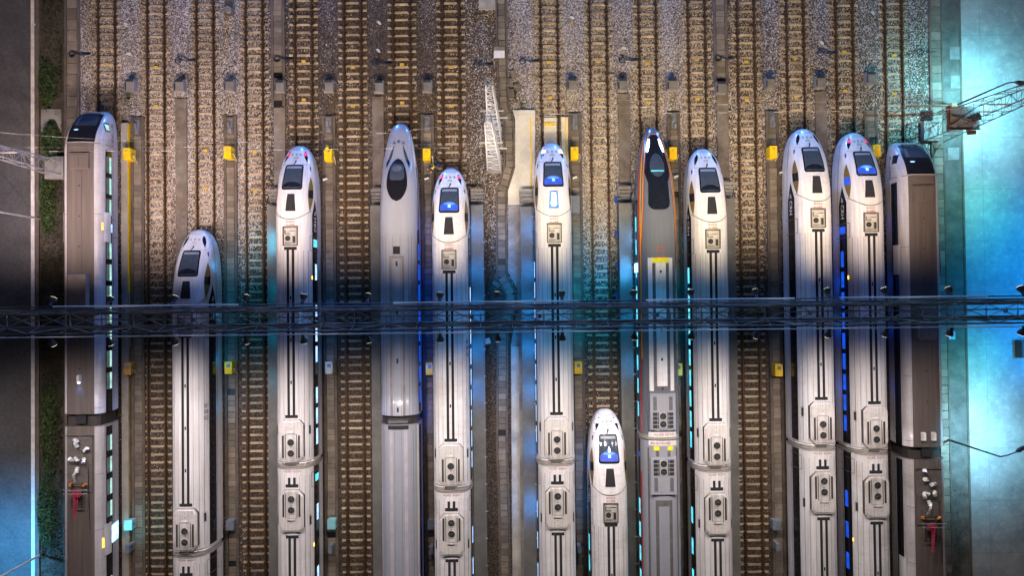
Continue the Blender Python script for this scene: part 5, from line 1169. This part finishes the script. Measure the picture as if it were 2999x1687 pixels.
for sg, en, nmx in ((1, FLOOD_N, 'upper'), (-1, FLOOD_S, 'lower')):
    hm, lm, bm = flood_meshes(sg)
    for i, x in enumerate(flx):
        f = thing('flood_light', 'floodlight hanging on the %s side of the gantry, %s of that row' % (nmx, nth(i, len(flx))), 'floodlight', (x, GANTRY_Y + sg * 1.05, GANTRY_H - .1), group='floodlights along the gantry')
        hh = put('housing', hm, f); hh.scale = (1.12,) * 3; put('lens', lm, f).scale = (1.12,) * 3; put('bracket', bm, f)
        o = (x, GANTRY_Y + sg * 1.70, GANTRY_H - .56)
        ef = (.42 if x > 31 else (1.25 if sg > 0 else .65) if x < -36 else 1.0) * ((1.55 if i % 2 == 0 else .45) if sg < 0 else 1.0)
        lamp('flood_lamp', 'SPOT', o, en * ef, flood_color(x) if sg > 0 else tuple(.3 * a + .7 * b for a, b in zip(flood_color(x), (1, .91, .93))), (x, GANTRY_Y + sg * 28.0, 0), .18, 61.5, 1.0, parent=f)
# dim blue fill lights added under the gantry to colour the dark band
for i, (x, e, c) in enumerate([(-40, 200, (.1, .2, .9)), (-31, 330, (.16, .18, .9)), (-22, 520, (.08, .22, 1)), (-13.5, 900, (.04, .34, .9)), (-7.5, 800, (.03, .30, 1)), (-2.8, 1300, (.02, .34, 1)), (1.9, 1700, (.02, .38, 1)), (6.0, 1000, (.02, .50, .9)), (10.0, 1300, (.02, .42, 1)), (15, 700, (.03, .4, .9)), (20.5, 620, (.06, .3, .9)), (27.8, 560, (.06, .2, 1)), (34, 600, (.06, .24, 1))]):
    f = thing('work_light', 'small blue work light under the gantry, %s of thirteen' % nth(i, 13), 'work light', (x, GANTRY_Y - .05, GANTRY_H - 1.15), group='blue work lights under the gantry')
    MB().box(-.12, .12, -.12, .12, -.02, .14, taper=.03).build('housing', M['dark_steel'], f); MB().box(-.09, .09, -.09, .09, -.04, -.021).build('lens', M['lit_blue'], f)
    lamp('work_lamp', 'SPOT', (x, GANTRY_Y - .05, GANTRY_H - 1.25), e * .5, c, (x, GANTRY_Y, 0), .15, 42, 1.0, parent=f)
# light spilling from two open doorways and lit windows
for k, sg, c, e, ys in ((2, 1, (.03, .45, 1), 60, (3, -1, -5, -9)), (4, -1, (.02, .5, .85), 55, (5, 1, -3, -7)), (4, 1, (.05, .25, 1), 40, (3, -1, -5)), (6, 1, (.01, .10, 1), 80, (6, 2, -2, -6, -10)), (7, 1, (.02, .28, 1), 150, (6, 2.5, -1, -4.5, -8)),
                       (9, -1, (.02, .30, 1), 170, (6, 2.5, -1, -4.5, -8, -13, -18)), (9, 1, (.02, .55, .9), 90, (5, 1, -3)), (11, -1, (.03, .40, 1), 120, (5, 1.5, -2, -6)), (12, -1, (.03, .45, .9), 40, (5, 1, -3, -7)), (15, -1, (.03, .12, 1), 60, (5, 1, -3, -8)), (16, -1, (.04, .08, 1), 40, (6, 1, -3, -8)), (10, -1, (.02, .3, 1), 80, (-14, -18))):
    for y in ys: lamp('window_spill', 'SPOT', (TX(k) + sg * 1.78, y, 2.5), e * 2.3, (c[0] * .15, c[1] * .95, c[2]), (TX(k) + sg * 2.6, y, 0), .5, 70, 1.0)
X0 = TX(0); lamp('doorway_light', 'SPOT', (X0 + 1.75, 16.6 - 36.3, 2.6), 420, (.12, .75, 1.0), (X0 + 4.0, 16.6 - 36.2, 0), .2, 55)
X11 = TX(11); lamp('doorway_light', 'SPOT', (X11 - 1.8, 14.75 - 12.3, 2.6), 700, (.06, .40, 1.0), (X11 - 3.2, 14.75 - 12.3, .8), .2, 50)
X4 = TX(4); lamp('doorway_light', 'SPOT', (X4 - 1.8, 5.2, 2.6), 420, (.05, .6, 1.0), (X4 - 3.3, 5.0, .5), .2, 55)
# ------------------------------------------------------------------ railway workers
def person(loc, rz, label, bag=False):
    pr = thing('person', label, 'person', loc, rz)
    V = [(0, 0, .95), (0, -.01, 1.12), (0, -.02, 1.32), (0, -.02, 1.46), (0, .02, 1.54), (0, .05, 1.64), (0, .05, 1.74)]; Rr = [.15, .14, .17, .10, .055, .10, .085]; E = [(i, i + 1) for i in range(6)]
    def chain(root, pts):
        p = root
        for (x, y, z, r) in pts: V.append((x, y, z)); Rr.append(r); E.append((p, len(V) - 1)); p = len(V) - 1
        return p
    for sg in (-1, 1):
        chain(0, [(sg * .10, 0, .86, .10), (sg * .12, .05 * sg, .48, .065), (sg * .12, .06 * sg - .02, .10, .045), (sg * .13, .10 + .06 * sg, .05, .04), (sg * .13, .2 + .06 * sg, .04, .032)])
        w_ = chain(2, [(sg * .20, -.02, 1.40, .065), (sg * .27, .06, 1.15, .048), (sg * .22, .28, 1.06, .034), (sg * .20, .36, 1.06, .034)])
        for j, (dx, l_) in enumerate(((-.03, .07), (-.01, .085), (.012, .08), (.032, .065))):
            chain(w_, [(sg * .20 + dx, .40, 1.06, .010), (sg * .20 + dx, .40 + l_ * .6, 1.045, .009), (sg * .20 + dx, .40 + l_, 1.02, .008)])
        chain(w_, [(sg * .20 - sg * .045, .38, 1.07, .011), (sg * .20 - sg * .06, .42, 1.06, .009)])
    me = bpy.data.meshes.new('body'); me.from_pydata(V, E, []); ob = bpy.data.objects.new('body', me); col.objects.link(ob)
    md = ob.modifiers.new('skin', 'SKIN'); md.use_smooth_shade = True
    for i, sv in enumerate(me.skin_vertices[0].data): sv.radius = (Rr[i], Rr[i]); sv.use_root = (i == 0)
    sb = ob.modifiers.new('sub', 'SUBSURF'); sb.levels = 1; sb.render_levels = 1
    dg_ = bpy.context.evaluated_depsgraph_get(); m2 = bpy.data.meshes.new_from_object(ob.evaluated_get(dg_)); bpy.data.objects.remove(ob)
    m2.materials.clear(); m2.materials.append(M['uniform']); m2.materials.append(M['skin'])
    for p in m2.polygons:
        c = p.center; p.material_index = 1 if (c.z > 1.52 or (c.y > .33 and c.z > .9)) else 0; p.use_smooth = True
    body = put('body', m2, pr)
    vs = MB(); n = 14
    rows = [[(rx * math.cos(2 * math.pi * i / n), -.015 + ry * math.sin(2 * math.pi * i / n), z) for i in range(n + 1)] for z, rx, ry in ((.92, .20, .17), (1.1, .19, .165), (1.3, .225, .195), (1.42, .20, .16), (1.475, .12, .11))]
    vs.sheet(rows); vs.build('hi_vis_vest', M['vest'], pr, smooth=True)
    cpx = MB(); cpx.sphere((0, .05, 1.73), .125, 12, 7, .8); cpx.box(-.09, .09, .13, .25, 1.70, 1.725); cpx.build('cap', M['cap'], pr, smooth=False)
    fc = MB(); fc.sphere((0, .155, 1.655), .022, 6, 4); 
    fc.sphere((-.095, .05, 1.65), .025, 6, 4); fc.sphere((.095, .05, 1.65), .025, 6, 4); fc.build('face', M['skin'], pr)
    ey = MB(); ey.sphere((-.035, .143, 1.68), .012, 6, 4); ey.sphere((.035, .143, 1.68), .012, 6, 4); ey.box(-.03, .03, .138, .146, 1.60, 1.61); ey.build('eyes', M['cap'], pr)
    return pr
M['uniform'] = flat('dark_uniform', (.012, .014, .022), .8); M['skin'] = flat('skin', (.42, .25, .17), .6); M['vest'] = flat('yellow_vest', (.75, .48, .01), .6); M['cap'] = flat('black_cap', (.012, .012, .014), .7)
x, y = W(1266, 488, 1.4); person((x, y, .13), 2.4, 'person in black cap and yellow vest on trough behind a yellow cabinet')
x, y = W(956, 430, 1.4); person((x, y, .13), 2.9, 'person in dark clothes and yellow vest behind the third yellow cabinet')
x, y = W(1272, 484, .5); MB().box(-.12, .12, -.09, .09, 0, .3, taper=.02).build('tool_bag', M['bluepaint'], None, (x + .35, y + .1, .13), label='small blue tool bag standing beside the person by the bullet train', cat='bag')
